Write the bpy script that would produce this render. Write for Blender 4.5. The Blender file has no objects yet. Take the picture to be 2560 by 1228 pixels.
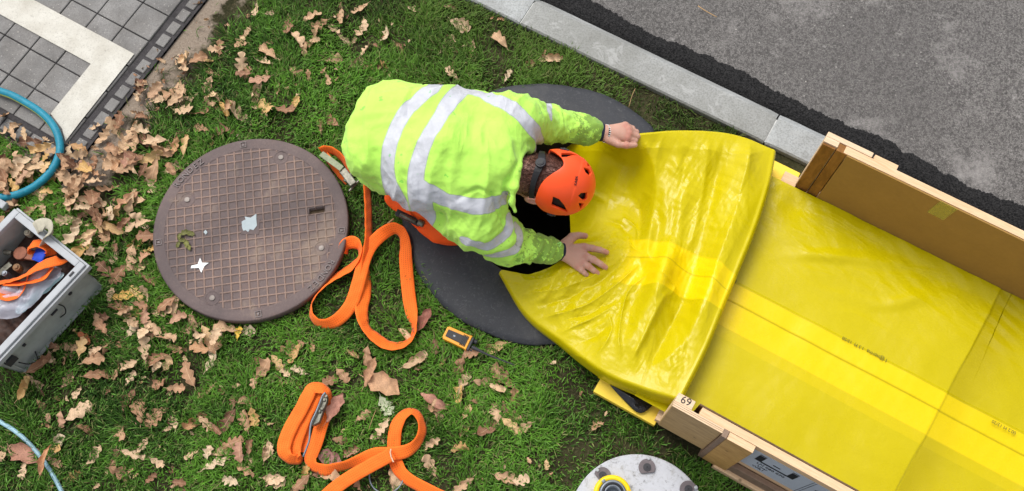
import bpy, bmesh, math, random
import numpy as np
from mathutils import Vector, Matrix
from mathutils.bvhtree import BVHTree
random.seed(7); RNG = np.random.default_rng(7)
S = bpy.context.scene; COL = S.collection
PI = math.pi

# ------------------------------------------------------------------ camera
FPX, IW, IH, HC = 2400.0, 2560.0, 1228.0, 3.47
_n = np.array([1330-IW/2, -(1480-IH/2), -FPX]); _n /= np.linalg.norm(_n)
_up = -_n; _x = np.array([1., 0, 0]) - _up*_up[0]; _x /= np.linalg.norm(_x)
BAS = np.array([_x, np.cross(_up, _x), _up])
cd = bpy.data.cameras.new('camera'); cam = bpy.data.objects.new('camera', cd); COL.objects.link(cam)
cd.sensor_width = 36; cd.lens = 36*FPX/IW; cd.clip_start = 0.05; cd.clip_end = 500
M = Matrix([list(BAS[i])+[0] for i in range(3)]+[[0, 0, 0, 1]]); M.translation = Vector((0, 0, HC))
cam.matrix_world = M; S.camera = cam
def at(x, y, z=0.0):
    """point of the place at height z seen at photo pixel x, y (measured positions)"""
    d = BAS @ np.array([x-IW/2, -(y-IH/2), -FPX])
    k = (HC-z)/-d[2]
    return Vector((d[0]*k, d[1]*k, z))
def ray(x, y):
    d = BAS @ np.array([x-IW/2, -(y-IH/2), -FPX]); return Vector(d).normalized()

# ------------------------------------------------------------------ world, sun, exposure
SUN_EL, SUN_AZ = math.radians(62), math.radians(125)   # azimuth of the sun measured from +x
w = bpy.data.worlds.new('World'); S.world = w; w.use_nodes = True
nt = w.node_tree; bg = nt.nodes['Background']
sky = nt.nodes.new('ShaderNodeTexSky'); sky.sky_type = 'NISHITA'; sky.sun_disc = False
sky.sun_elevation = SUN_EL; sky.sun_rotation = PI/2-SUN_AZ; sky.air_density = 1.0; sky.dust_density = 3.0
hs = nt.nodes.new('ShaderNodeHueSaturation'); hs.inputs['Saturation'].default_value = 0.22
nt.links.new(sky.outputs[0], hs.inputs['Color']); nt.links.new(hs.outputs[0], bg.inputs['Color'])
bg.inputs['Strength'].default_value = 0.15
sd = bpy.data.lights.new('sun', 'SUN'); sd.energy = 1.35; sd.angle = math.radians(28); sd.color = (1, .965, .92)
so = bpy.data.objects.new('sun', sd); COL.objects.link(so)
so.rotation_euler = (PI/2-SUN_EL, 0, SUN_AZ+PI/2)
S.view_settings.view_transform = 'Standard'; S.view_settings.look = 'None'
S.view_settings.exposure = 0.55; S.view_settings.gamma = 1
S.render.engine = 'CYCLES'

# ------------------------------------------------------------------ materials
def srgb(*c):
    return tuple(((v/255)/12.92 if v/255 <= .04045 else ((v/255+.055)/1.055)**2.4) for v in c)
class NT:
    def __init__(s, name):
        s.m = bpy.data.materials.new(name); s.m.use_nodes = True; s.t = s.m.node_tree
        s.p = s.t.nodes['Principled BSDF']; s.p.inputs['Specular IOR Level'].default_value = .3
    def n(s, typ, **kw):
        o = s.t.nodes.new('ShaderNode'+typ)
        for k, v in kw.items(): setattr(o, k, v)
        return o
    def l(s, a, b): s.t.links.new(a, b)
    def co(s, kind='Object', scale=(1, 1, 1), rot=(0, 0, 0)):
        c = s.n('TexCoord'); mp = s.n('Mapping'); mp.inputs['Scale'].default_value = scale; mp.inputs['Rotation'].default_value = rot
        s.l(c.outputs[kind], mp.inputs[0]); return mp.outputs[0]
    def noise(s, co, sc, det=4, rough=.6, dist=0):
        o = s.n('TexNoise'); o.inputs['Scale'].default_value = sc; o.inputs['Detail'].default_value = det
        o.inputs['Roughness'].default_value = rough; o.inputs['Distortion'].default_value = dist
        s.l(co, o.inputs['Vector']); return o.outputs['Fac']
    def ridged(s, co, sc, det=3, lac=2.1, dist=.5):
        o = s.n('TexNoise'); o.noise_type = 'RIDGED_MULTIFRACTAL'; o.inputs['Scale'].default_value = sc; o.inputs['Detail'].default_value = det
        o.inputs['Roughness'].default_value = .45; o.inputs['Lacunarity'].default_value = lac; o.inputs['Distortion'].default_value = dist; o.inputs['Offset'].default_value = 1; o.inputs['Gain'].default_value = 1.5; s.l(co, o.inputs['Vector']); return o.outputs['Fac']
    def voro(s, co, sc, feature='F1'):
        o = s.n('TexVoronoi'); o.feature = feature; o.inputs['Scale'].default_value = sc; s.l(co, o.inputs['Vector']); return o
    def ramp(s, fac, stops, interp='LINEAR'):
        r = s.n('ValToRGB'); r.color_ramp.interpolation = interp; e = r.color_ramp.elements
        while len(e) < len(stops): e.new(.5)
        for i, (p, c) in enumerate(stops):
            e[i].position = p; e[i].color = (c, c, c, 1) if isinstance(c, (int, float)) else (*c, 1)
        s.l(fac, r.inputs[0]); return r.outputs[0]
    def mix(s, fac, a, b, mode='MIX'):
        o = s.n('Mix', data_type='RGBA', blend_type=mode)
        for i, v in ((0, fac), (6, a), (7, b)):
            if isinstance(v, (int, float)): o.inputs[i].default_value = v
            elif isinstance(v, tuple): o.inputs[i].default_value = (*v, 1)
            else: s.l(v, o.inputs[i])
        return o.outputs[2]
    def math(s, op, a, b=0.0, c=None):
        o = s.n('Math', operation=op)
        for i, v in enumerate((a, b) if c is None else (a, b, c)):
            if isinstance(v, (int, float)): o.inputs[i].default_value = v
            else: s.l(v, o.inputs[i])
        return o.outputs[0]
    def attr(s, name, kind='GEOMETRY'):
        a = s.n('Attribute'); a.attribute_name = name; a.attribute_type = kind; return a
    def base(s, v):
        if isinstance(v, tuple): s.p.inputs['Base Color'].default_value = (*v, 1)
        else: s.l(v, s.p.inputs['Base Color'])
    def set(s, **kw):
        for k, v in kw.items():
            i = s.p.inputs[k.replace('_', ' ')]
            if isinstance(v, (int, float)): i.default_value = v
            elif isinstance(v, tuple): i.default_value = (*v, 1) if len(v) == 3 and i.type == 'RGBA' else v
            else: s.l(v, i)
    def bump(s, h, st=.3, dist=.002):
        b = s.n('Bump'); b.inputs['Strength'].default_value = st; b.inputs['Distance'].default_value = dist
        prev = s.p.inputs['Normal'].links
        if prev: s.l(prev[0].from_socket, b.inputs['Normal'])
        s.l(h, b.inputs['Height']); s.l(b.outputs[0], s.p.inputs['Normal'])
def simple(name, c, rough=.6, var=.25, sc=40, bump=.2, bd=.001, metal=0, spec=.3):
    t = NT(name); co = t.co(); n = t.noise(co, sc, 5); n2 = t.noise(co, sc*.17, 3)
    lo = tuple(v*(1-var) for v in c); hi = tuple(min(1, v*(1+var)) for v in c)
    f = t.math('ADD', t.math('MULTIPLY', n, .5), t.math('MULTIPLY', n2, .5))
    t.base(t.ramp(f, [(.35, lo), (.65, hi)])); t.set(Roughness=rough, Metallic=metal, Specular_IOR_Level=spec)
    if bump: t.bump(n, bump, bd)
    return t.m

def m_lawn():
    t = NT('lawn_soil'); co = t.co()
    n = t.noise(co, 9, 6); n2 = t.noise(co, 90, 4); g = t.ramp(n, [(.35, (.022, .022, .010)), (.6, (.05, .048, .022))])
    g = t.mix(t.ramp(n2, [(.5, 0), (.7, .6)]), g, (.10, .08, .045))
    d = t.mix(n2, (.16, .12, .09), (.34, .28, .22)); sp = t.voro(co, 120)
    d = t.mix(t.ramp(sp.outputs['Distance'], [(.0, .7), (.25, 0)]), d, (.42, .38, .34))
    a = t.attr('dirt'); f = t.math('ADD', a.outputs['Fac'], t.math('MULTIPLY', t.math('SUBTRACT', n, .5), 1.2))
    t.base(t.mix(t.ramp(f, [(.45, 0), (.6, 1)]), g, d)); t.set(Roughness=.95, Specular_IOR_Level=.1); t.bump(n2, .8, .01); return t.m
def m_grass():
    t = NT('grass_blades'); a = t.attr('blade'); t.base(a.outputs['Color'])
    t.set(Roughness=.55, Specular_IOR_Level=.12); return t.m
def m_asphalt(name, dark):
    t = NT(name); co = t.co(); v = t.voro(co, 170); v2 = t.voro(co, 75); n = t.noise(co, 1.6, 4); nf = t.noise(co, 230, 3, .7)
    if dark:
        t.base(t.ramp(t.noise(co, 160, 4), [(.38, (.006, .006, .0065)), (.62, (.034, .033, .033))])); t.bump(nf, .9, .004); t.bump(t.noise(co, 130, 3), 1, .006); t.set(Roughness=.8, Specular_IOR_Level=.12)
        return t.m
    b = t.mix(n, (.165, .155, .148), (.235, .222, .21)); b = t.mix(t.ramp(t.voro(co, 110).outputs['Color'], [(.3, .6), (.5, 0)]), b, (.06, .056, .053))
    b = t.mix(t.ramp(nf, [(.4, .8), (.55, 0)]), b, (.035, .033, .032))
    r1 = t.ramp(v.outputs['Color'], [(.62, 0), (.9, .7)])
    b = t.mix(t.math('MULTIPLY', r1, t.ramp(v.outputs['Distance'], [(.25, 1), (.45, 0)])), b, (.36, .34, .32))
    r2 = t.ramp(v2.outputs['Color'], [(.86, 0), (.93, .9)])
    b = t.mix(t.math('MULTIPLY', r2, t.ramp(v2.outputs['Distance'], [(.15, 1), (.32, 0)])), b, (.5, .47, .43))
    pn = t.noise(co, 3.2, 7, .7); b = t.mix(t.ramp(pn, [(.55, 0), (.68, .6)]), b, (.36, .34, .325)); pn2 = t.noise(co, 11, 7, .8); b = t.mix(t.ramp(pn2, [(.6, 0), (.68, .6)]), b, (.42, .40, .38)); b = t.mix(t.ramp(t.noise(co, .8, 3), [(.35, .35), (.6, 0)]), b, (.09, .085, .082))
    t.base(b); t.set(Roughness=.9, Specular_IOR_Level=.2); t.bump(nf, .8, .003); t.bump(v.outputs['Distance'], .5, .003); return t.m
def m_kerb():
    t = NT('kerb_concrete'); co = t.co(); a = t.attr('stone'); n = t.noise(co, 5, 6, .65); nf = t.noise(co, 140, 4)
    b = t.mix(a.outputs['Fac'], (.30, .30, .285), (.50, .52, .53))
    b = t.mix(t.ramp(n, [(.35, .55), (.62, 0)]), b, (.2, .2, .18), 'MIX')
    b = t.mix(t.ramp(n, [(.58, 0), (.66, .5)]), b, (.5, .5, .49))
    b = t.mix(t.ramp(nf, [(.35, .5), (.55, 0)]), b, (.14, .14, .13)); v = t.voro(co, 95); st2 = t.noise(t.co(scale=(1, 1, 1)), 14, 7, .75, 1.2); b = t.mix(t.ramp(st2, [(.55, 0), (.68, .5)]), b, (.17, .165, .15))
    b = t.mix(t.ramp(v.outputs['Distance'], [(.05, .5), (.16, 0)]), b, (.12, .12, .11))
    ch = t.noise(t.co(scale=(1, 1, 1), rot=(0, 0, math.radians(30))), 9, 6, .7, .8); b = t.mix(t.ramp(ch, [(.56, 0), (.63, .6)]), b, (.42, .42, .41)); b = t.mix(t.ramp(t.noise(co, 2.2, 4), [(.4, .3), (.55, 0)]), b, (.19, .19, .175))
    t.base(b); t.set(Roughness=.85, Specular_IOR_Level=.2); t.bump(nf, .35, .002); t.bump(ch, .3, .004); return t.m
def m_paver():
    t = NT('paver_stone'); co = t.co(); n = t.noise(co, 7, 5); nf = t.noise(co, 220, 3); v = t.voro(co, 150); v2 = t.voro(co, 70)
    b = t.mix(t.ramp(n, [(.3, 0), (.7, 1)]), (.14, .134, .128), (.27, .262, .252)); b = t.mix(t.ramp(t.noise(co, 2.3, 5, .7), [(.45, 0), (.7, .4)]), b, (.15, .13, .11)); b = t.mix(t.ramp(nf, [(.35, .5), (.55, 0)]), b, (.1, .095, .09))
    b = t.mix(t.math('MULTIPLY', t.ramp(v.outputs['Color'], [(.75, 0), (.9, .7)]), t.ramp(v.outputs['Distance'], [(.2, 1), (.4, 0)])), b, (.5, .47, .43))
    b = t.mix(t.math('MULTIPLY', t.ramp(v2.outputs['Color'], [(.9, 0), (.95, .6)]), t.ramp(v2.outputs['Distance'], [(.15, 1), (.35, 0)])), b, (.5, .45, .4))
    t.base(b); t.set(Roughness=.85, Specular_IOR_Level=.2); t.bump(nf, .4, .0015); return t.m
def m_linepaint():
    t = NT('road_line_paint'); co = t.co(); n = t.noise(co, 12, 6, .7); nf = t.noise(co, 180, 3)
    b = t.mix(t.ramp(n, [(.35, .0), (.7, .7)]), (.56, .54, .48), (.38, .35, .29)); b = t.mix(t.ramp(nf, [(.3, .6), (.45, 0)]), b, (.27, .25, .22)); b = t.mix(t.ramp(t.noise(co, 40, 6, .75), [(.6, 0), (.7, .6)]), b, (.25, .235, .21))
    t.base(b); t.set(Roughness=.75); t.bump(nf, .25, .001); return t.m
def m_iron():
    t = NT('cast_iron'); co = t.co(); n = t.noise(co, 6, 5); nf = t.noise(co, 160, 4); a = t.attr('groove')
    b = t.mix(n, (.096, .070, .070), (.155, .113, .106)); b = t.mix(t.ramp(nf, [(.45, 0), (.75, .5)]), b, (.19, .145, .125)); b = t.mix(t.ramp(t.noise(co, 14, 6, .7), [(.55, 0), (.72, .45)]), b, (.16, .10, .085))
    dirt = t.mix(nf, (.22, .135, .105), (.38, .265, .205))
    b = t.mix(t.math('MULTIPLY', a.outputs['Fac'], t.ramp(n, [(.3, .85), (.7, .55)])), b, dirt)
    pat = t.noise(co, 5.5, 6, .65); b = t.mix(t.ramp(pat, [(.58, 0), (.66, .5)]), b, (.27, .2, .15)); b = t.mix(t.ramp(t.noise(co, 2.2, 5, .7), [(.4, .5), (.55, 0)]), b, (.06, .048, .05))
    t.base(b); t.set(Roughness=.7, Metallic=.15, Specular_IOR_Level=.35); t.bump(nf, .35, .0012); return t.m
def m_rubber():
    t = NT('dark_slate_rubber'); co = t.co(); n = t.noise(co, 5, 7, .7); nf = t.noise(co, 60, 6, .75, 1.5)
    b = t.mix(n, (.014, .015, .018), (.04, .042, .05)); b = t.mix(t.ramp(nf, [(.54, 0), (.68, .45)]), b, (.12, .12, .125)); b = t.mix(t.ramp(t.noise(co, 3.3, 6, .7), [(.52, 0), (.7, .4)]), b, (.085, .08, .075))
    t.base(b); t.set(Roughness=.6, Specular_IOR_Level=.4); t.bump(nf, .25, .002); return t.m
def m_liner(name='yellow_liner'):
    t = NT(name); co = t.co(); a = t.attr('band'); n = t.noise(co, 3.5, 5, .6); wv = t.noise(t.co(scale=(1, 1, 1)), 700, 2)
    b = t.mix(n, (.47, .385, .001), (.56, .462, .001)); b = t.mix(t.ramp(t.noise(co, 30, 6, .75), [(.6, 0), (.8, .25)]), b, (.36, .29, .003))
    b = t.mix(a.outputs['Fac'], b, (.72, .54, .001))
    l = t.attr('layer_shade'); b = t.mix(t.math('MULTIPLY', l.outputs['Fac'], .9), b, (.37, .295, .001))
    s = t.attr('seam'); b = t.mix(t.math('MULTIPLY', s.outputs['Fac'], .8), b, (.25, .2, .0015))
    t.base(b); t.set(Roughness=t.ramp(t.noise(co, 6, 5), [(.35, .24), (.7, .42)]), Specular_IOR_Level=.25)
    t.bump(wv, .06, .0005); t.bump(t.noise(co, 22, 5, .55, .6), .25, .005); t.bump(t.noise(co, 70, 5, .6, 1.5), .2, .002); cr = t.attr('crump').outputs['Fac']; t.bump(t.math('MULTIPLY', t.ridged(t.co(scale=(.55, 1.4, 1), rot=(0, 0, .5)), 6, 2), cr), 1.0, .012); t.bump(t.math('MULTIPLY', t.ridged(t.co(scale=(1.2, .8, 1)), 17, 2), cr), .6, .002); return t.m
def m_wood(name, c, c2, sc=(3, 40, 40), rough=.65):
    t = NT(name); co = t.co(scale=sc); n = t.noise(co, 2.2, 6, .6, 1.2); nf = t.noise(t.co(scale=tuple(v*3 for v in sc)), 3, 3)
    b = t.mix(t.ramp(n, [(.3, 0), (.7, 1)]), c, c2); b = t.mix(t.ramp(nf, [(.3, .35), (.5, 0)]), b, tuple(v*.6 for v in c2))
    v = t.voro(t.co(), 9); b = t.mix(t.ramp(v.outputs['Distance'], [(.03, .8), (.07, 0)]), b, tuple(v_*.35 for v_ in c2))
    t.base(b); t.set(Roughness=rough, Specular_IOR_Level=.25); t.bump(nf, .25, .001); return t.m
def m_web(name='orange_webbing', c=(.92, .13, .011), c2=(.94, .20, .022)):
    t = NT(name); uv = t.n('UVMap'); sx = t.n('SeparateXYZ'); t.l(uv.outputs[0], sx.inputs[0])
    u, v = sx.outputs[0], sx.outputs[1]
    rib = t.math('SINE', t.math('MULTIPLY', u, 2*PI/.0028)); rows = t.math('ABSOLUTE', t.math('SINE', t.math('MULTIPLY', v, PI*6)))
    dots = t.math('MULTIPLY', t.math('GREATER_THAN', t.math('SINE', t.math('MULTIPLY', u, 2*PI/.0075)), .1), t.math('LESS_THAN', rows, .32))
    inb = t.math('MULTIPLY', t.math('GREATER_THAN', v, .1), t.math('LESS_THAN', v, .9)); dots = t.math('MULTIPLY', dots, inb)
    n = t.noise(t.co(), 14, 4); b = t.mix(n, c, c2); b = t.mix(t.math('MULTIPLY', dots, .8), b, (.38, .05, .008))
    t.base(b); t.set(Roughness=.7, Specular_IOR_Level=.2, Sheen_Weight=.1)
    t.bump(rib, .3, .0006); t.bump(rows, .3, .0008); return t.m
def m_jacket():
    t = NT('hi_vis_fabric'); co = t.co(); st = t.attr('stripe').outputs['Fac']; dm = t.attr('soil').outputs['Fac']
    wav = t.noise(co, 26, 4, .5, 1.0); n = t.noise(co, 4, 4)
    b = t.mix(n, (.40, .74, .09), (.49, .83, .13))
    n1 = t.noise(co, 55, 6, .75, .6); n2 = t.noise(co, 16, 5, .7)
    thr = t.math('SUBTRACT', .69, t.math('MULTIPLY', dm, .24)); d = t.math('MULTIPLY', t.math('GREATER_THAN', t.math('ADD', t.math('MULTIPLY', n1, .6), t.math('MULTIPLY', n2, .4)), thr), .62)
    refl = t.math('LESS_THAN', st, 0.0); edge = t.math('LESS_THAN', t.math('ABSOLUTE', st), .0016)
    sil = t.mix(t.noise(co, 30, 5, .6, 1), (.42, .43, .47), (.56, .57, .61))
    b = t.mix(refl, b, sil); b = t.mix(t.math('MULTIPLY', edge, .7), b, (.3, .34, .28))
    b = t.mix(d, b, (.09, .14, .03)); g = t.math('MULTIPLY', t.math('GREATER_THAN', t.noise(co, 23, 3, .5), .71), .5); b = t.mix(g, b, (.06, .45, .05))
    t.base(b); t.set(Roughness=t.math('SUBTRACT', .75, t.math('MULTIPLY', refl, .35)), Specular_IOR_Level=.2, Sheen_Weight=.15)
    t.bump(t.noise(co, 900, 2), .12, .0005); t.bump(wav, .3, .005); t.bump(t.ridged(t.co(scale=(1.2, .45, 1), rot=(0, 0, .3)), 7, 3), .55, .008); t.bump(t.ridged(co, 24, 3), .25, .0025); return t.m
def m_skin(name='skin'):
    t = NT(name); co = t.co(); n = t.noise(co, 28, 4); nf = t.noise(co, 420, 3); h = t.attr('red').outputs['Fac']
    b = t.mix(n, (.44, .24, .175), (.54, .32, .245)); b = t.mix(t.math('MULTIPLY', h, .65), b, (.42, .14, .1))
    k = t.attr('hairy').outputs['Fac']; b = t.mix(k, b, (.13, .05, .035))
    t.base(b); t.set(Roughness=.5, Specular_IOR_Level=.35, Subsurface_Weight=.12, Subsurface_Scale=.008, Subsurface_Radius=(1, .35, .2)); t.bump(nf, .3, .0006); t.bump(t.noise(co, 110, 4), .3, .001); return t.m
def m_leaf():
    t = NT('dry_leaf'); oi = t.n('ObjectInfo'); co = t.co(); uv = t.n('UVMap'); sx = t.n('SeparateXYZ'); t.l(uv.outputs[0], sx.inputs[0])
    la = t.attr('tint'); r = t.math('FRACT', t.math('ADD', oi.outputs['Random'], la.outputs['Fac']))
    b = t.ramp(r, [(0, (.15, .07, .045)), (.14, (.30, .155, .085)), (.3, (.44, .265, .15)), (.5, (.57, .39, .235)), (.68, (.66, .48, .31)), (.8, (.60, .38, .12)), (.88, (.40, .2, .14)), (.93, (.5, .34, .2)), (1, (.72, .6, .42))])
    n = t.noise(co, 45, 5); b = t.mix(t.ramp(n, [(.35, .5), (.58, 0)]), b, (.3, .15, .08))
    av = t.math('ABSOLUTE', t.math('SUBTRACT', sx.outputs[1], .5)); mid = t.math('LESS_THAN', av, .022)
    ph = t.math('SUBTRACT', t.math('MULTIPLY', sx.outputs[0], 9), t.math('MULTIPLY', av, 6)); vein = t.math('LESS_THAN', t.math('FRACT', ph), .1)
    vv = t.math('MAXIMUM', mid, t.math('MULTIPLY', vein, .6)); b = t.mix(t.math('MULTIPLY', vv, .45), b, (.66, .47, .3))
    t.base(b); t.set(Roughness=.65, Specular_IOR_Level=.25); t.bump(vv, .4, .001); t.bump(n, .5, .003); return t.m
MT = {}
MT['lawn'] = m_lawn(); MT['grass'] = m_grass(); MT['road'] = m_asphalt('road_asphalt', False); MT['tar'] = m_asphalt('fresh_asphalt', True)
MT['kerb'] = m_kerb(); MT['paver'] = m_paver(); MT['line'] = m_linepaint(); MT['iron'] = m_iron(); MT['rubber'] = m_rubber(); MT['liner'] = m_liner()
MT['pine'] = m_wood('pine_wood', (.74, .53, .33), (.62, .4, .22)); MT['ply'] = m_wood('plywood_face', (.50, .34, .165), (.36, .23, .10), (4, 14, 14))
MT['plyedge'] = m_wood('plywood_edge', (.74, .56, .38), (.6, .42, .26), (3, 90, 90)); MT['ply2'] = m_wood('warm_plywood', (.56, .34, .12), (.40, .22, .065), (5, 15, 15))
MT['varn'] = m_wood('brown_plywood', (.33, .15, .035), (.17, .07, .015), (14, 14, 4)); MT['batten'] = m_wood('weathered_batten', (.27, .185, .13), (.2, .13, .09), (14, 14, 4))
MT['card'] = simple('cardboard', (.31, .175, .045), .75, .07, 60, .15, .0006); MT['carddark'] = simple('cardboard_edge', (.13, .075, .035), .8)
MT['web'] = m_web(); MT['jacket'] = m_jacket(); MT['skin'] = m_skin(); MT['leaf'] = m_leaf()
MT['black'] = simple('black_plastic', (.012, .012, .014), .45, .2, 60, .1); MT['blackgrey'] = simple('dark_grey_plastic', (.035, .035, .04), .5, .2, 60, .1)
MT['steel'] = simple('zinc_steel', (.13, .125, .10), .42, .6, 90, .4, metal=.5); MT['olive'] = simple('painted_handle', (.24, .265, .165), .6, .3, 90, .3)
MT['navy'] = simple('navy_rib_knit', (.012, .016, .034), .85, .3, 300, .6, .002); MT['orangecloth'] = simple('orange_trouser_cloth', (.86, .10, .01), .7, .12, 25, .3, .003)
MT['greycloth'] = simple('grey_trouser_cloth', (.035, .033, .04), .8, .25, 50, .3, .002)
MT['helmet'] = simple('orange_helmet_shell', (.90, .085, .014), .42, .06, 20, .04, .0005, spec=.4)
MT['box'] = simple('grey_box_plastic', (.30, .32, .305), .5, .22, 22, .12); MT['boxrim'] = simple('pale_grey_plastic', (.36, .375, .39), .5, .1, 30, .08)
MT['teal'] = simple('teal_hose_rubber', (.012, .20, .29), .5, .25, 160, .5, .001); MT['lime'] = simple('lime_hose_stripe', (.42, .5, .12), .5, .2, 60)
MT['bluehose'] = simple('pale_blue_hose', (.22, .36, .42), .35, .3, 50, .3); MT['galv'] = simple('galvanised_wire', (.17, .19, .215), .42, .2, 60, metal=.5)
MT['yellowrad'] = simple('yellow_radio_shell', (.80, .34, .03), .45, .1, 40, .05); MT['yellow'] = simple('yellow_plastic', (.85, .6, .01), .4, .1, 30, .05)
MT['paleyel'] = simple('pale_yellow_board', (.84, .6, .06), .6, .1, 12, .1); MT['sticker'] = simple('silver_grey_sticker', (.46, .50, .58), .4, .05, 20, .02)
MT['ink'] = simple('black_ink', (.012, .012, .02), .6, .1, 20, 0); MT['inkgrey'] = simple('grey_print', (.07, .065, .02), .7, .1, 20, 0)
MT['white'] = simple('white_paint', (.78, .78, .76), .6, .06, 90, .1); MT['greypaint'] = simple('grey_blue_paint', (.33, .38, .4), .6, .1, 60, .2)
MT['green'] = simple('wilted_green_leaf', (.13, .13, .035), .6, .4, 60, .3); MT['joint'] = simple('dark_joint_grit', (.05, .046, .047), .95, .4, 200, .6, .003)
MT['blue'] = simple('blue_webbing', (.01, .05, .45), .6, .15, 60); MT['cream'] = simple('cream_webbing', (.42, .39, .3), .7, .15, 100, .4)
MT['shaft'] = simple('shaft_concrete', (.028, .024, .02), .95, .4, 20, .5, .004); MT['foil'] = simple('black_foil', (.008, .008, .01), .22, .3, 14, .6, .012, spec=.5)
MT['straw'] = simple('dry_straw', (.42, .27, .13), .8, .2, 60)
MT['oldhair'] = simple('dark_brown_hair', (.07, .028, .018), .6, .4, 200, .2)
def _drum():
    t = NT('speckled_grey_concrete'); co = t.co(); n = t.noise(co, 28, 7, .75, .5); nf = t.noise(co, 120, 4); b = t.mix(nf, (.40, .41, .44), (.52, .53, .56))
    b = t.mix(t.ramp(n, [(.52, 0), (.64, .7)]), b, (.27, .26, .24)); n2 = t.noise(co, 60, 6, .75); b = t.mix(t.ramp(n2, [(.56, 0), (.66, .75)]), b, (.14, .14, .14))
    t.base(b); t.set(Roughness=.6); t.bump(n, .2, .002); return t.m
MT['drum'] = _drum()
def _film(name, c, a=.35):
    t = NT(name); t.base(c); t.set(Roughness=.15, Alpha=a, Specular_IOR_Level=.6); t.bump(t.noise(t.co(), 40, 4), .7, .006); return t.m
MT['film'] = _film('clear_plastic_film', (.62, .62, .72), .5); MT['bluefilm'] = _film('pale_blue_plastic', (.45, .66, .72), .8); MT['tape'] = _film('clear_packing_tape', (.5, .42, .1), .5)

# ------------------------------------------------------------------ object helpers
def tag(o, label=None, cat=None, group=None, kind=None):
    if label: o['label'] = label
    if cat: o['category'] = cat
    if group: o['group'] = group
    if kind: o['kind'] = kind
    return o
def thing(name, label, cat, loc, group=None, rotz=0):
    o = bpy.data.objects.new(name, None); COL.objects.link(o); o.location = loc; o.rotation_euler = (0, 0, rotz); o.empty_display_size = .1
    return tag(o, label, cat, group)
def mk(name, verts, faces, mat, parent=None, smooth=False, world=True, attrs=None, uvs=None):
    """verts in world space; the mesh is stored relative to its parent when there is one"""
    me = bpy.data.meshes.new(name); V = np.asarray([tuple(v) for v in verts] if not isinstance(verts, np.ndarray) else verts, dtype=np.float64)
    o = bpy.data.objects.new(name, me)
    if parent is not None:
        o.parent = parent
        if world:
            r = parent; T = Matrix.LocRotScale(r.location, r.rotation_euler, None)
            while r.parent is not None: r = r.parent; T = Matrix.LocRotScale(r.location, r.rotation_euler, None) @ T
            Ti = np.array(T.inverted()); V = V @ Ti[:3, :3].T + Ti[:3, 3]
    if isinstance(faces, np.ndarray):
        n, k = faces.shape; me.vertices.add(len(V)); me.vertices.foreach_set('co', V.astype(np.float32).ravel())
        me.loops.add(n*k); me.loops.foreach_set('vertex_index', faces.astype(np.int32).ravel())
        me.polygons.add(n); me.polygons.foreach_set('loop_start', np.arange(n, dtype=np.int32)*k); me.update(calc_edges=True); me.validate()
    else:
        me.from_pydata([tuple(v) for v in V], [], [tuple(f) for f in faces]); me.update()
    if attrs:
        for k, a in attrs.items():
            at_ = me.attributes.new(k, 'FLOAT', 'POINT'); at_.data.foreach_set('value', np.asarray(a, dtype=np.float32))
    if uvs is not None:
        ul = me.uv_layers.new(name='UVMap'); li = np.empty(len(me.loops), dtype=np.int32); me.loops.foreach_get('vertex_index', li)
        ul.data.foreach_set('uv', np.asarray(uvs, dtype=np.float32)[li].ravel())
    if smooth: me.polygons.foreach_set('use_smooth', np.ones(len(me.polygons), dtype=bool))
    for m_ in (mat if isinstance(mat, list) else [mat]): me.materials.append(m_)
    COL.objects.link(o); return o
def bm_obj(name, bm, mat, parent=None, smooth=False):
    bmesh.ops.recalc_face_normals(bm, faces=bm.faces)
    vs = [v.co.copy() for v in bm.verts]; bm.verts.index_update(); fs = [[v.index for v in f.verts] for f in bm.faces]; bm.free()
    return mk(name, vs, fs, mat, parent, smooth)
def bevel(bm, r=.002, seg=2, geom=None):
    try: bmesh.ops.bevel(bm, geom=geom or bm.edges[:], offset=r, segments=seg, affect='EDGES', profile=.6)
    except Exception: pass
def add_box(bm, lo, hi, T=None, r=0):
    b = bmesh.new(); bmesh.ops.create_cube(b, size=1)
    for v in b.verts: v.co = Vector([lo[i]+(v.co[i]+.5)*(hi[i]-lo[i]) for i in range(3)])
    if r: bevel(b, r)
    if T is not None: b.transform(T)
    me = bpy.data.meshes.new('tmp'); b.to_mesh(me); b.free(); bm.from_mesh(me); bpy.data.meshes.remove(me)
def add_cyl(bm, p, r, h, seg=32, T=None, r2=None, bev=0):
    b = bmesh.new(); bmesh.ops.create_cone(b, cap_ends=True, segments=seg, radius1=r, radius2=r if r2 is None else r2, depth=h)
    if bev: bevel(b, bev, 2, [e for e in b.edges if len(e.link_faces) == 2 and any(len(f.verts) > 4 for f in e.link_faces)])
    b.transform(Matrix.Translation(Vector(p)+Vector((0, 0, h/2))))
    if T is not None: b.transform(T)
    me = bpy.data.meshes.new('tmp'); b.to_mesh(me); b.free(); bm.from_mesh(me); bpy.data.meshes.remove(me)
def prism(bm, pts, z0, z1, T=None, bev=0):
    b = bmesh.new(); vs = [b.verts.new((p[0], p[1], z0)) for p in pts]; f = b.faces.new(vs)
    e = bmesh.ops.extrude_face_region(b, geom=[f]); 
    for g in e['geom']:
        if isinstance(g, bmesh.types.BMVert): g.co.z = z1
    bmesh.ops.recalc_face_normals(b, faces=b.faces)
    if bev: bevel(b, bev)
    if T is not None: b.transform(T)
    me = bpy.data.meshes.new('tmp'); b.to_mesh(me); b.free(); bm.from_mesh(me); bpy.data.meshes.remove(me)
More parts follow.
